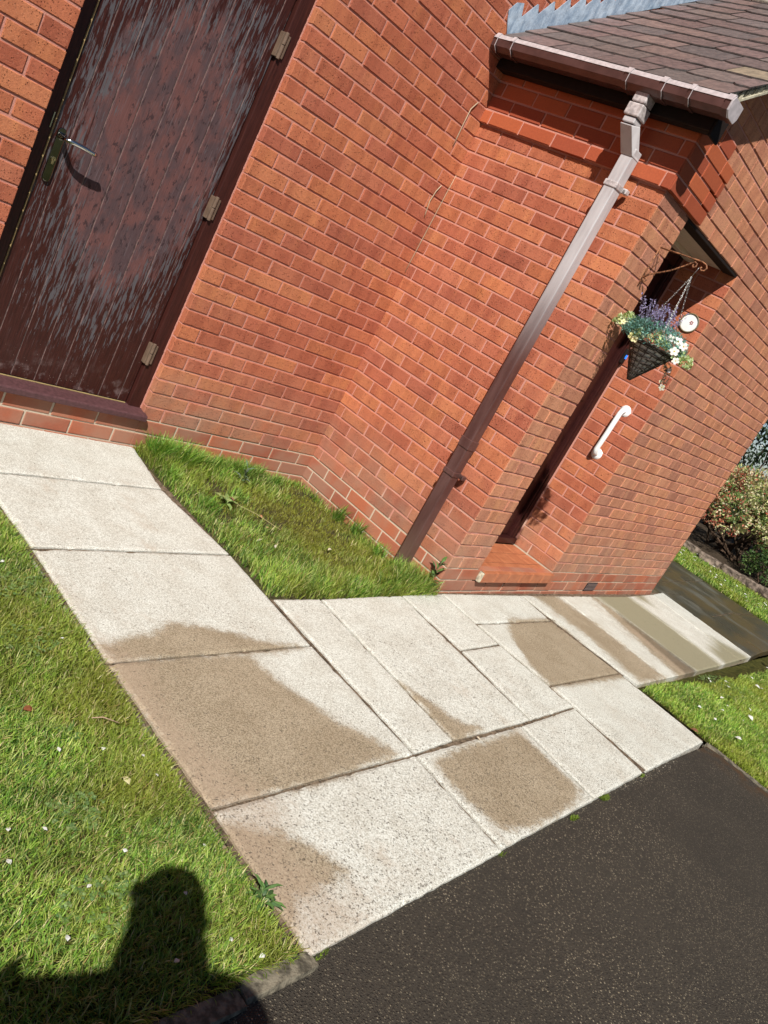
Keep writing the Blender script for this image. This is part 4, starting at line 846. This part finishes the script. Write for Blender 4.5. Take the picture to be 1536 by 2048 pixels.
def flower(mb, p, n, r, c, petals=5, cc=(.6, .45, .08)):
    n = Vector(n).normalized(); a = n.orthogonal().normalized(); b = n.cross(a); ph = random.uniform(0, 6)
    for k in range(petals):
        t = ph+2*math.pi*k/petals; d = a*math.cos(t)+b*math.sin(t); s_ = n.cross(d); p = Vector(p)
        mb.add([p, p+d*r*.55+s_*r*.42+n*r*.15, p+d*r+s_*r*.25+n*r*.05, p+d*r-s_*r*.25+n*r*.05, p+d*r*.55-s_*r*.42+n*r*.15, p+d*r*.6+n*r*.05], [(0, 1, 5), (1, 2, 5), (2, 3, 5), (3, 4, 5), (4, 0, 5)]); mb.c += [(*rndc(c, .06), 1)]*6
    k = len(mb.v); mb.lathe([(r*.2, .0), (r*.15, r*.16), (0, r*.2)], p, n, 6); mb.c += [(*cc, 1)]*(len(mb.v)-k)
def weed(name, loc, label, cat, spec, seed):
    """spec: list of (stem height, leaf count, leaf length, leaf width, spread, colours)"""
    random.seed(seed); root = empty(name, loc, label, cat); lf = MB(); st = MB(); L0 = Vector(loc)
    for h, nl, ll, lw, sp, cols in spec:
        lean = Vector((random.uniform(-1, 1), random.uniform(-1, 1), 0))*sp*.5; top = L0+Vector((0, 0, h))+lean
        if h > .01: st.tube([L0, (L0+top)/2+lean*.1, top], [.0022, .0018, .0012], 5)
        for i in range(nl):
            f = (i+.5)/nl if h > .03 else 0; a = i*2.4+random.uniform(-.3, .3); d = Vector((math.cos(a), math.sin(a), random.uniform(.15, .9)+f*.4)); leafq(lf, L0.lerp(top, .25+.75*f), d, (0, 0, 1), ll*random.uniform(.7, 1.2), lw, rndc(random.choice(cols)), .5)
    lf.build('leaf', M_LEAF, root, fixn=False)
    if st.v: st.build('stem', plain('weed_stem', (.10, .14, .035), .7), root, True)
DG, MG, LG = (.055, .11, .035), (.09, .17, .04), (.20, .27, .08)
weed('weed', (1.200, -1.215, -.19), 'upright dark leafy weed by the porch corner at the path edge', 'weed', [(.22, 9, .065, .020, .06, [DG, MG]), (.15, 7, .06, .02, .1, [DG, MG]), (.10, 6, .05, .018, .12, [DG, LG])], 3)
weed('weed', (.60, -.20, -.19), 'grey-green pointed weed standing in the long grass near the wall', 'weed', [(.13, 7, .06, .016, .05, [(.12, .17, .11), (.10, .15, .08)]), (.07, 5, .05, .015, .08, [(.12, .17, .11)])], 4)
weed('dandelion_leaves', (.33, -.47, -.168), 'flat pale green dandelion rosette in the middle of the walled bed', 'weed', [(.0, 13, .075, .026, 0, [LG, (.26, .32, .11)])], 5)
weed('weed', (-.935, -2.545, -.165), 'curly dark green weed leaning over the edge of the nearest slab', 'weed', [(.03, 12, .05, .015, .05, [MG, DG]), (.05, 7, .045, .012, .06, [MG])], 6)
weed('weed', (-1.16, -1.93, -.165), 'dark rosette weed flat in the left lawn', 'weed', [(.0, 13, .05, .014, 0, [DG, MG])], 8)
weed('weed', (-1.07, -1.42, -.165), 'small broad-leaved rosette in the lawn level with the third slab', 'weed', [(.0, 9, .04, .018, 0, [MG, LG])], 18)
weed('weed', (-1.30, -2.02, -.165), 'tiny dark rosette in the lawn left of the fallen cream leaf', 'weed', [(.0, 9, .035, .012, 0, [DG, MG])], 19)
weed('weed', (5.1, -2.3, -.19), 'dark clump of leaves at the far edge of the right lawn', 'weed', [(.12, 16, .09, .035, .15, [DG, (.035, .07, .025)]), (.08, 14, .09, .035, .2, [DG]), (.05, 12, .1, .035, .3, [DG])], 9)
# clover patches
def clover(cx, cy, rr, n, zf, label, seed):
    random.seed(seed); c = MB()
    for i in range(n):
        a = random.uniform(0, 6.28); r_ = rr*math.sqrt(random.random()); x, y = cx+r_*math.cos(a), cy+r_*math.sin(a)*.8; z = float(zf(np.array([x]), np.array([y]))[0])+random.uniform(.008, .022)
        for k in range(3):
            t = a+k*2.09; leafq(c, (x, y, z), (math.cos(t), math.sin(t), random.uniform(-.1, .3)), (0, 0, 1), random.uniform(.007, .012), .009, rndc(random.choice([(.15, .24, .06), (.11, .19, .06), (.2, .28, .10)])), .3)
    o = c.build('clover', M_LEAF, fixn=False); o['kind'] = 'stuff'; o['label'] = label
clover(-1.03, -1.28, .10, 130, LAWN1, 'pale clover patch by the upper lawn edge', 1)
clover(-1.12, -1.55, .09, 70, LAWN1, 'second clover patch', 2)
clover(-1.25, -2.18, .07, 50, LAWN1, 'clover near the fallen leaf', 3)
clover(-1.3, -2.42, .10, 60, LAWN1, 'clover beside the photographer shadow', 4)
clover(3.5, -2.24, .22, 260, LAWN2, 'broad-leaved ground weeds on the right lawn edge', 5)
def fallen(name, x, y, zf, L, wd, c, label, cat, group=None, mat=None, lift=.012, rz=None):
    f = MB(); a = random.uniform(0, 6.28) if rz is None else rz; z = float(zf(np.array([x]), np.array([y]))[0])+lift
    leafq(f, (0, 0, 0), (math.cos(a), math.sin(a), random.uniform(-.15, .3)), (random.uniform(-.3, .3), random.uniform(-.3, .3), 1), L, wd, c, random.uniform(.1, .7))
    o = f.build(name, mat or M_PETAL, fixn=False); o.location = (x, y, z); setp(o, label, cat, group); return o
random.seed(21); WH = (.75, .74, .70); PS = [(-1.101, -2.004), (-1.01, -2.058), (-1.011, -2.134), (-1.344, -2.224), (-1.202, -2.323), (-1.318, -2.38), (-1.448, -2.269), (-1.407, -2.484), (-1.085, -2.602), (-1.025, -2.664), (-1.42, -2.2), (-1.0, -2.36), (-1.3, -1.75), (-1.21, -2.60), (-1.12, -2.46), (-1.02, -1.55), (-1.22, -2.0), (-1.5, -2.35), (-1.05, -1.15)]
for x, y in PS: fallen('petal', x, y, LAWN1, random.uniform(.010, .017), random.uniform(.008, .013), WH, 'small white petal fallen on the left lawn', 'petal', 'white petals on the left lawn', lift=.022)
for i in range(22):
    x = random.uniform(2.6, 5.0); y = random.uniform(-2.75, -2.15)
    fallen('petal', x, y, LAWN2, random.uniform(.02, .035), random.uniform(.014, .024), WH, 'white petal fallen on the right lawn', 'petal', 'white petals on the right lawn', lift=.032)
for x, y, l_ in ((3.50, -2.26, .05), (2.61, -2.64, .04), (3.21, -2.5, .05), (3.58, -2.23, .045), (4.05, -2.29, .045)): fallen('petal', x, y, LAWN2, l_, .03, WH, 'white petal fallen on the right lawn', 'petal', 'white petals on the right lawn', lift=.038)
for i in range(45): fallen('petal', random.uniform(7.1, 8.2), random.uniform(-1.6, .2), VERZ, random.uniform(.03, .06), random.uniform(.02, .035), WH, 'white petal fallen on the verge by the edging stones', 'petal', 'white petals on the verge', lift=.04)
fallen('leaf', -1.098, -2.142, LAWN1, .035, .018, (.62, .56, .30), 'curled cream-yellow leaf lying on the left lawn', 'leaf', lift=.024)
fallen('leaf', -1.218, -1.838, LAWN1, .034, .022, (.26, .09, .04), 'red-brown dead leaf lying on the left lawn', 'leaf', lift=.02)
fallen('leaf', .463, -.58, BEDZ, .026, .018, (.60, .26, .14), 'orange dead leaf in the walled bed below the dandelion', 'leaf', lift=.024)
fallen('leaf', .35, -.49, BEDZ, .04, .026, (.36, .17, .12), 'brown crinkled leaf on the dandelion rosette', 'leaf', lift=.034)
fallen('leaf', .416, -.71, BEDZ, .03, .014, (.62, .40, .22), 'tan dead leaf in the mossy middle of the walled bed', 'leaf', lift=.02)
fallen('leaf', .30, -.83, BEDZ, .036, .014, (.62, .56, .44), 'bleached leaf in the bed beside its twin', 'leaf', lift=.024)
fallen('leaf', .37, -.86, BEDZ, .036, .014, (.62, .57, .46), 'bleached leaf in the bed, the right one of a pair', 'leaf', lift=.024)
fallen('leaf', .737, -.876, BEDZ, .03, .018, (.66, .58, .42), 'cream leaf lying in the grass near the downpipe foot', 'leaf', lift=.03)
fallen('leaf', .40, -2.212, lambda X, Y: gz(X), .022, .012, (.66, .55, .42), 'tiny cream leaf in the slab joint above the damp square slab', 'leaf', lift=.004)
fallen('leaf', 2.27, -2.66, lambda X, Y: gz(X), .05, .02, (.62, .58, .48), 'pale leaf on the tarmac beside the thin kerb', 'leaf', lift=-.002)
fallen('leaf', 2.262, -2.50, lambda X, Y: gz(X), .045, .035, (.28, .13, .07), 'dark red-brown leaf curled at the corner of the right lawn', 'leaf', lift=.01)
t = MB(); t.tube([(-1.09, -1.90, -.135), (-1.06, -1.905, -.132), (-1.02, -1.93, -.136)], [.0012, .0018, .001], 5); setp(t.build('twig', plain('pale_twig', (.42, .28, .18), .8), None, True), 'thin pale twig lying across the left lawn', 'twig')
t = MB(); t.tube([(.315, -.43, -.155), (.42, -.60, -.140), (.50, -.72, -.150)], .0011, 5); setp(t.build('twig', plain('straw_stem', (.42, .36, .16), .8), None, True), 'long straw stalk arching over the walled bed', 'twig')
# ------------------------------------------------------------------ hanging basket
random.seed(31); AX = lambda o, z, s=BS: Vector(fC(s, o, z))
hb = empty('hanging_basket', tuple(AX(.215, 1.29)), 'dark wicker cone basket of faded artificial flowers hanging from the rusty bracket', 'hanging basket'); TIP = AX(.225, 1.287); RC = AX(.245, 1.475); RR = .118
a1 = Vector(dC); a2 = -nC
def cone(t, th, k=1.0): c = TIP.lerp(RC, t); r_ = (.006+(RR-.006)*t)*k; return c+a1*math.cos(th)*r_+a2*math.sin(th)*r_
wk = MB()
tt = .02
while tt < .99:
    j = int(tt*100); wk.tube([cone(tt+.006*math.sin(i*1.3+j), 2*math.pi*i/36, 1.01+.03*math.cos(9*2*math.pi*i/36+j)) for i in range(37)], .0025, 5, False)
    tt += .028
    if int(tt*100) % 14 < 3 and tt > .15: tt += .055
for k in range(16): wk.tube([cone(t/8, 2*math.pi*(k+.04*t)/16) for t in range(9)], .0027, 5)
wk.tube([cone(1.0, 2*math.pi*i/30, 1.02) for i in range(31)], .0055, 6, False)
wk.build('basket', M_WICKER, hb, True)
ln_ = MB(); ln_.lathe([(.004, .0), (RR*.93, (RC-TIP).length*.97)], TIP+Vector((0, 0, .008)), RC-TIP, 24); ln_.build('basket_liner', plain('pale_fibre_liner', (.60, .57, .52), .9, .1, var=.2, scale=80), hb)
ch = MB(); J = AX(.228, 1.838); HK = AX(.236, 1.890)
ch.tube([HK, HK+Vector((0, 0, -.012)), (HK+J)/2, J], .0016, 6)
for th in (.5, 2.6, 4.7):
    q = cone(1.0, th, 1.0); n = int((q-J).length/.0085)
    for i in range(n):
        c = J.lerp(q, (i+.5)/n); d = (q-J).normalized(); u = d.orthogonal().normalized(); v = d.cross(u); e = u if i % 2 else v
        ch.tube([c+d*math.cos(x)*.0062+e*math.sin(x)*.0032 for x in [2*math.pi*k/8 for k in range(9)]], .0010, 4, False)
ch.build('chain', M_STEEL, hb, True)
fo = MB(); CT = AX(.235, 1.505)
TEAL = [(.10, .24, .20), (.14, .31, .26), (.06, .15, .12), (.22, .40, .36)]; VAR = [(.50, .56, .24), (.62, .66, .42), (.30, .42, .16)]
def inside(v): return Vector((v.x, v.y, v.z))
for i in range(3800):
    d = rdir(-.25); p = CT+a1*d.x*.135+a2*d.y*.165+Vector((0, 0, d.z*.075)); p += rdir()*.015; leafq(fo, p, d+rdir()*.8, rdir(), random.uniform(.010, .022), random.uniform(.0025, .005), rndc(random.choice(TEAL), .3))
for cx, cy, cz, n in ((-.02, -.17, .03, 160), (-.03, -.20, .0, 90), (.05, .03, .0, 150), (.0, .14, -.02, 160), (.0, .20, -.035, 120), (-.10, .06, .0, 60), (-.08, -.05, -.02, 60)):
    for i in range(n):
        d = rdir(-.3); p = CT+a1*(cx+d.x*.035)+a2*(cy+d.y*.035)+Vector((0, 0, cz+d.z*.03)); leafq(fo, p, d+rdir()*.4, rdir(), random.uniform(.014, .024), random.uniform(.008, .013), rndc(random.choice(VAR), .15))
fo.build('foliage', M_LEAF, hb, fixn=False)
lv = MB()
for i in range(44):
    b0 = CT+a1*random.uniform(-.09, .04)+a2*random.uniform(-.09, .07)+Vector((0, 0, .03)); dr = (Vector((0, 0, 1))+a2*random.uniform(-.55, .25)+a1*random.uniform(-.35, .35)).normalized(); Ls = random.uniform(.09, .16)
    for k in range(46):
        f = random.uniform(.25, 1); p = b0+dr*Ls*f; leafq(lv, p, rdir()+dr*.8, rdir(), random.uniform(.006, .011), .005, rndc(random.choice([(.26, .22, .40), (.34, .30, .50), (.20, .17, .33), (.42, .38, .55)]), .2))
lv.build('lavender_spikes', M_PETAL, hb, fixn=False)
fl = MB()
for a, b, z, r_, c in ((-.12, -.055, -.035, .020, (.78, .70, .30)), (-.125, -.035, -.040, .018, (.80, .74, .40)), (-.10, .16, -.01, .022, (.82, .78, .74)), (-.05, .13, .04, .024, (.85, .82, .80)), (-.08, .10, .035, .020, (.85, .76, .76)), (-.10, .19, -.045, .018, (.80, .76, .70)), (-.05, -.03, .075, .010, (.75, .45, .45)), (-.13, .03, .0, .014, (.78, .70, .35)), (-.09, -.15, .01, .014, (.78, .74, .45)), (-.06, .17, .03, .02, (.85, .82, .8))):
    fl = MB(); flower(fl, CT+a1*a+a2*b+Vector((0, 0, z)), -a1+a2*.4+Vector((0, 0, .4))+rdir()*.3, r_, c); fl.build('flower', M_PETAL, hb, fixn=False)
tr0 = AX(.335, 1.47, BS-.05); tr1 = AX(.405, 1.41, BS-.06); tr2 = AX(.42, 1.34, BS-.06)
st = MB(); 
for k in range(4):
    o = rdir()*.012; st.tube([tr0+o*.3, tr1+o, tr2+o*1.5], .0012, 4)
    for i in range(40):
        f = random.uniform(.3, 1.05); p = (tr0.lerp(tr1, f*1.4) if f < .7 else tr1.lerp(tr2, (f-.7)/.35))+o; leafq(st, p, rdir(), rdir(), .012, .005, (.07, .06, .035))
    
st.c = [(.07, .06, .035, 1)]*len(st.v); st.build('trailing_stem', M_LEAF, hb)
for q, d, r_, c in ((tr2+Vector((0, 0, -.012)), -a1-Vector((0, 0, .3)), .017, (.84, .82, .70)), (tr1, -a1, .012, (.8, .72, .72)), (tr2+Vector((.0, .02, .01)), -a1, .010, (.8, .72, .5))):
    fl = MB(); flower(fl, q, d, r_, c); fl.build('flower', M_PETAL, hb, fixn=False)
fl and None
# ------------------------------------------------------------------ shrubs and trees beyond the house
def bush(name, label, cat, cen, rad, n, cols, L, seed, mat, trunk_n=9, zmin=-.45, lumps=26, group=None):
    random.seed(seed); root = empty(name, (cen[0], cen[1], -.15), label, cat, group); f = MB(); C0 = Vector(cen); ls = []
    for i in range(lumps):
        d = rdir(zmin); ls.append((C0+Vector((d.x*rad[0], d.y*rad[1], d.z*rad[2]))*random.uniform(.62, .92), random.uniform(.20, .34)*min(rad)*1.3, random.choice(cols)))
    for i in range(n):
        c, r_, cs = random.choice(ls); d = rdir(); p = c+d*r_*random.uniform(.75, 1.08); k = random.choice(cs)
        if p.z < -.12: continue
        leafq(f, p, d+rdir()*.9, rdir(), L*random.uniform(.6, 1.3), L*.42, rndc(k, .25))
    f.build('foliage', mat, root, fixn=False); t = MB(); b0 = Vector((cen[0], cen[1], -.18))
    for i in range(trunk_n):
        c, r_, _ = random.choice(ls); m_ = (b0+c)/2+rdir()*.08; t.tube([b0+Vector((random.uniform(-.2, .2)*rad[0], random.uniform(-.4, .4)*rad[1], 0)), m_, c], [.018+.01*rad[2], .012, .005], 6)
    t.build('trunk', M_BARK, root, True)
CRM = [(.55, .50, .26), (.42, .42, .18), (.30, .33, .10), (.60, .54, .34)]; RED = [(.36, .08, .05), (.42, .16, .09), (.50, .34, .2)]; GRN = [(.12, .20, .05), (.20, .26, .08), (.09, .15, .04)]
bush('variegated_shrub', 'rounded cream, red and green variegated shrub behind the edging stones', 'shrub', (9.45, -.15, .42), (.85, 1.15, .62), 17000, [CRM, CRM, RED, GRN, CRM+RED], .045, 41, M_LEAF, 14, -.2, 40)
bush('variegated_shrub', 'second variegated shrub further along the planting bed toward the road', 'shrub', (9.5, -2.2, .40), (.8, .95, .58), 6000, [CRM, RED, GRN], .05, 42, M_LEAF, 8, -.2, 26)
bush('low_shrub', 'dark green low shrub beneath the variegated one', 'shrub', (9.0, -.9, .12), (.45, .4, .28), 3000, [GRN, [(.06, .11, .03)]], .04, 43, M_LEAF, 6)
bush('evergreen_tree', 'tall dark glossy evergreen beyond the variegated shrub', 'tree', (11.4, .5, 2.0), (1.2, 1.9, 2.1), 26000, [[(.022, .045, .018), (.035, .065, .024)], [(.018, .035, .014)], [(.05, .08, .035)]], .075, 44, M_GLOSSLEAF, 12, -1, 60)
bush('evergreen_tree', 'dark evergreen standing farther back to the left', 'tree', (12.0, 3.6, 2.2), (1.6, 2.0, 2.3), 7000, [[(.022, .045, .018)], [(.03, .055, .02)]], .11, 45, M_GLOSSLEAF, 8, -1, 50)
bush('evergreen_tree', 'dark evergreen standing farther back to the right', 'tree', (12.2, -3.2, 2.0), (1.6, 2.2, 2.2), 7000, [[(.022, .045, .018)], [(.03, .055, .02)]], .11, 46, M_GLOSSLEAF, 8, -1, 50)
# ------------------------------------------------------------------ the photographer, who stands behind the camera and throws the shadow on the lawn
PF = Vector((.8036, .5952, 0)); PR = Vector((.5952, -.8036, 0)); PB = Vector((-2.40, -3.42, -.160))
pp = lambda l, f, h: PB+PR*l+PF*f+Vector((0, 0, h))
cx_, cy_, cz_ = (CR @ Vector(v) for v in ((1, 0, 0), (0, 1, 0), (0, 0, 1)))
pc = lambda x, y, z: CAMP+cx_*x+cy_*y+cz_*z
def skinned(name, nodes, edges, mat, parent, sub=2, root=0):
    me = bpy.data.meshes.new(name); me.from_pydata([tuple(n[0]) for n in nodes], edges, []); o = link(name, me, mat, parent)
    me.skin_vertices or me.attributes
    bm = bmesh.new(); bm.from_mesh(me); ly = bm.verts.layers.skin.verify()
    for i, v in enumerate(bm.verts):
        r_ = nodes[i][1]; v[ly].radius = r_ if isinstance(r_, tuple) else (r_, r_); v[ly].use_root = (i == root)
    bm.to_mesh(me); bm.free(); md = o.modifiers.new('skin', 'SKIN'); md.use_smooth_shade = True; md.branch_smoothing = .4
    sb = o.modifiers.new('sub', 'SUBSURF'); sb.levels = sb.render_levels = sub; return o
person = empty('person', tuple(PB), 'person standing on the driveway in a dark jacket and holding up a phone', 'person')
N = {}; nodes = []; edges = []
def nd(k, p, r_, frm=None):
    N[k] = len(nodes); nodes.append((p, r_)); 
    if frm: edges.append((N[frm], N[k]))
nd('pelvis', pp(.0, -.14, .93), .115); nd('waist', pp(.0, -.13, 1.10), .10, 'pelvis'); nd('chest', pp(.01, -.12, 1.30), .115, 'waist'); nd('neckb', pp(.0, -.12, 1.42), .065, 'chest'); nd('neck', pp(-.01, -.105, 1.50), .052, 'neckb')
nd('jaw', pp(-.02, -.085, 1.56), (.078, .080), 'neck'); nd('face', pp(-.02, -.095, 1.64), (.088, .094), 'jaw'); nd('crown', pp(-.02, -.105, 1.70), (.076, .082), 'face')
nd('ls', pp(-.175, -.12, 1.30), .052, 'chest'); nd('le', pp(-.25, -.13, 1.04), .040, 'ls'); nd('lw', pp(-.26, -.06, .81), .027, 'le'); nd('lh', pp(-.26, -.045, .75), (.036, .020), 'lw')
nd('rs', pp(.215, -.12, 1.50), .058, 'neckb'); nd('re', pp(.30, -.06, 1.27), .052, 'rs')
WR = pc(.055, -.195, .060); PM = pc(.045, -.125, .030)
nd('rw', WR, .026, 're'); nd('rh', PM, (.034, .019), 'rw')
for sx, k in ((-1, 'l'), (1, 'r')):
    nd(k+'hip', pp(sx*.085, -.14, .86), .085, 'pelvis'); nd(k+'knee', pp(-.03+sx*.10, -.12, .47), .055, k+'hip'); nd(k+'ank', pp(-.03+sx*.11, -.15, .075), .036, k+'knee'); nd(k+'toe', pp(-.03+sx*.13, .02, .035), .032, k+'ank')
# left hand: relaxed curl
for i, (o, L_) in enumerate(((-.027, .070), (-.009, .080), (.009, .074), (.026, .058))):
    b = pp(-.26, -.045+o*.9, .715); nd('lf%d' % i, b, .009, 'lh'); nd('lg%d' % i, b+Vector((0, 0, -L_*.55))+PR*.004, .0082, 'lf%d' % i); nd('lk%d' % i, b+Vector((0, 0, -L_*.9))+PR*.022, .007, 'lg%d' % i)
nd('lt0', pp(-.25, -.005, .74), .010, 'lh'); nd('lt1', pp(-.24, .012, .70), .008, 'lt0')
# right hand closed round the phone: fingers cross the back of the phone, thumb on the glass side
for i, (yy, ln2) in enumerate(((-.085, .9), (-.105, 1.0), (-.124, .95), (-.142, .8))):
    nd('rf%d' % i, pc(.068, yy, .020), .0088, 'rh'); nd('rg%d' % i, pc(.071, yy+.004, -.002), .0082, 'rf%d' % i); nd('rk%d' % i, pc(.045-.012*ln2, yy+.008, -.0105), .0074, 'rg%d' % i); nd('rl%d' % i, pc(.020, yy+.010, -.0100), .0064, 'rk%d' % i)
nd('rt0', pc(.040, -.100, .032), .0105, 'rh'); nd('rt1', pc(.022, -.075, .026), .009, 'rt0'); nd('rt2', pc(.010, -.052, .021), .0075, 'rt1')
M_SKIN = plain('skin', (.52, .30, .21), .5, .4, var=.05)
skinned('body', nodes, edges, M_SKIN, person, 2)
nn = lambda ks, add: ([(nodes[N[k]][0], tuple((x+add) for x in (nodes[N[k]][1] if isinstance(nodes[N[k]][1], tuple) else (nodes[N[k]][1],)*2))) for k in ks])
nd('hem', pp(.0, -.14, .80), .12, 'pelvis')
JR = {'chest': .160, 'waist': .150, 'pelvis': .158, 'neckb': .092, 'ls': .072, 'le': .056, 'lw': .040, 'rs': .076, 're': .066, 'rw': .040, 'hem': .165}
skinned('jacket', [(nodes[N[k]][0], JR[k]) for k in JR], [(0, 1), (1, 2), (0, 3), (0, 4), (4, 5), (5, 6), (3, 7), (7, 8), (8, 9), (2, 10)], plain('navy_jacket', (.03, .035, .06), .8), person)
skinned('trousers', nn(['pelvis', 'lhip', 'lknee', 'lank', 'rhip', 'rknee', 'rank'], .012), [(0, 1), (1, 2), (2, 3), (0, 4), (4, 5), (5, 6)], plain('denim', (.05, .07, .12), .9), person)
for k in 'lr': skinned('shoe', [(nodes[N[k+'ank']][0]+Vector((0, 0, -.03)), .045), (nodes[N[k+'toe']][0], (.046, .036))], [(0, 1)], plain('black_shoe', (.02, .02, .02), .5), person)
hr = [(pp(-.018, -.135, 1.645), .105), (pp(-.018, -.128, 1.70), .088), (pp(-.01, -.165, 1.56), .085), (pp(.0, -.175, 1.48), .070), (pp(.05, -.13, 1.61), .04), (pp(.07, -.13, 1.54), .038)]
skinned('hair', hr, [(0, 1), (0, 2), (2, 3), (0, 4), (4, 5)], plain('brown_hair', (.05, .03, .018), .6, var=.4, scale=120), person)
for sx in (-1, 1):
    e = MB(); e.lathe([(0, .0135), (.008, .010), (.012, .0), (.008, -.008)], pp(-.02+sx*.030, -.022, 1.645), PF, 14); e.build('eye', M_WHITE, person, True)
    e = MB(); e.lathe([(.014, -.02), (.024, .0), (.016, .012), (0, .014)], pp(-.02+sx*.082, -.10, 1.63), PR*sx, 10); e.build('ear', M_SKIN, person, True)
e = MB(); e.tube([pp(-.02, -.018, 1.65), pp(-.02, -.004, 1.625), pp(-.02, .006, 1.607), pp(-.02, -.014, 1.60)], [.006, .009, .013, .009], 8); e.build('nose', M_SKIN, person, True)
e = MB(); e.tube([pp(-.042, -.026, 1.577), pp(-.02, -.016, 1.575), pp(.002, -.026, 1.577)], [.003, .006, .003], 8); e.build('mouth', plain('lips', (.40, .14, .12), .5), person, True)
ph = MB(); ph.box((0, 0, 0), (1, 1, 1), 0, lambda x, y, z: pc(-.057+x*.071, -.132+y*.147, .003+z*.0078)); setp(ph.build('phone', plain('black_phone', (.02, .02, .022), .25), bevel=.0025), 'black phone held up in the right hand of the photographer', 'phone')
# ------------------------------------------------------------------ origins: move every single-mesh thing's origin to its own base
bpy.context.view_layer.update()
for o in list(COL.objects):
    if o.type == 'MESH' and o.parent is None and o.get('kind') != 'structure' and o.location.length < 1e-6:
        co = np.empty(len(o.data.vertices)*3, np.float32); o.data.vertices.foreach_get('co', co); co = co.reshape(-1, 3); c = Vector(((co[:, 0].min()+co[:, 0].max())/2, (co[:, 1].min()+co[:, 1].max())/2, co[:, 2].min()))
        o.data.transform(Matrix.Translation(-c)); o.location = c
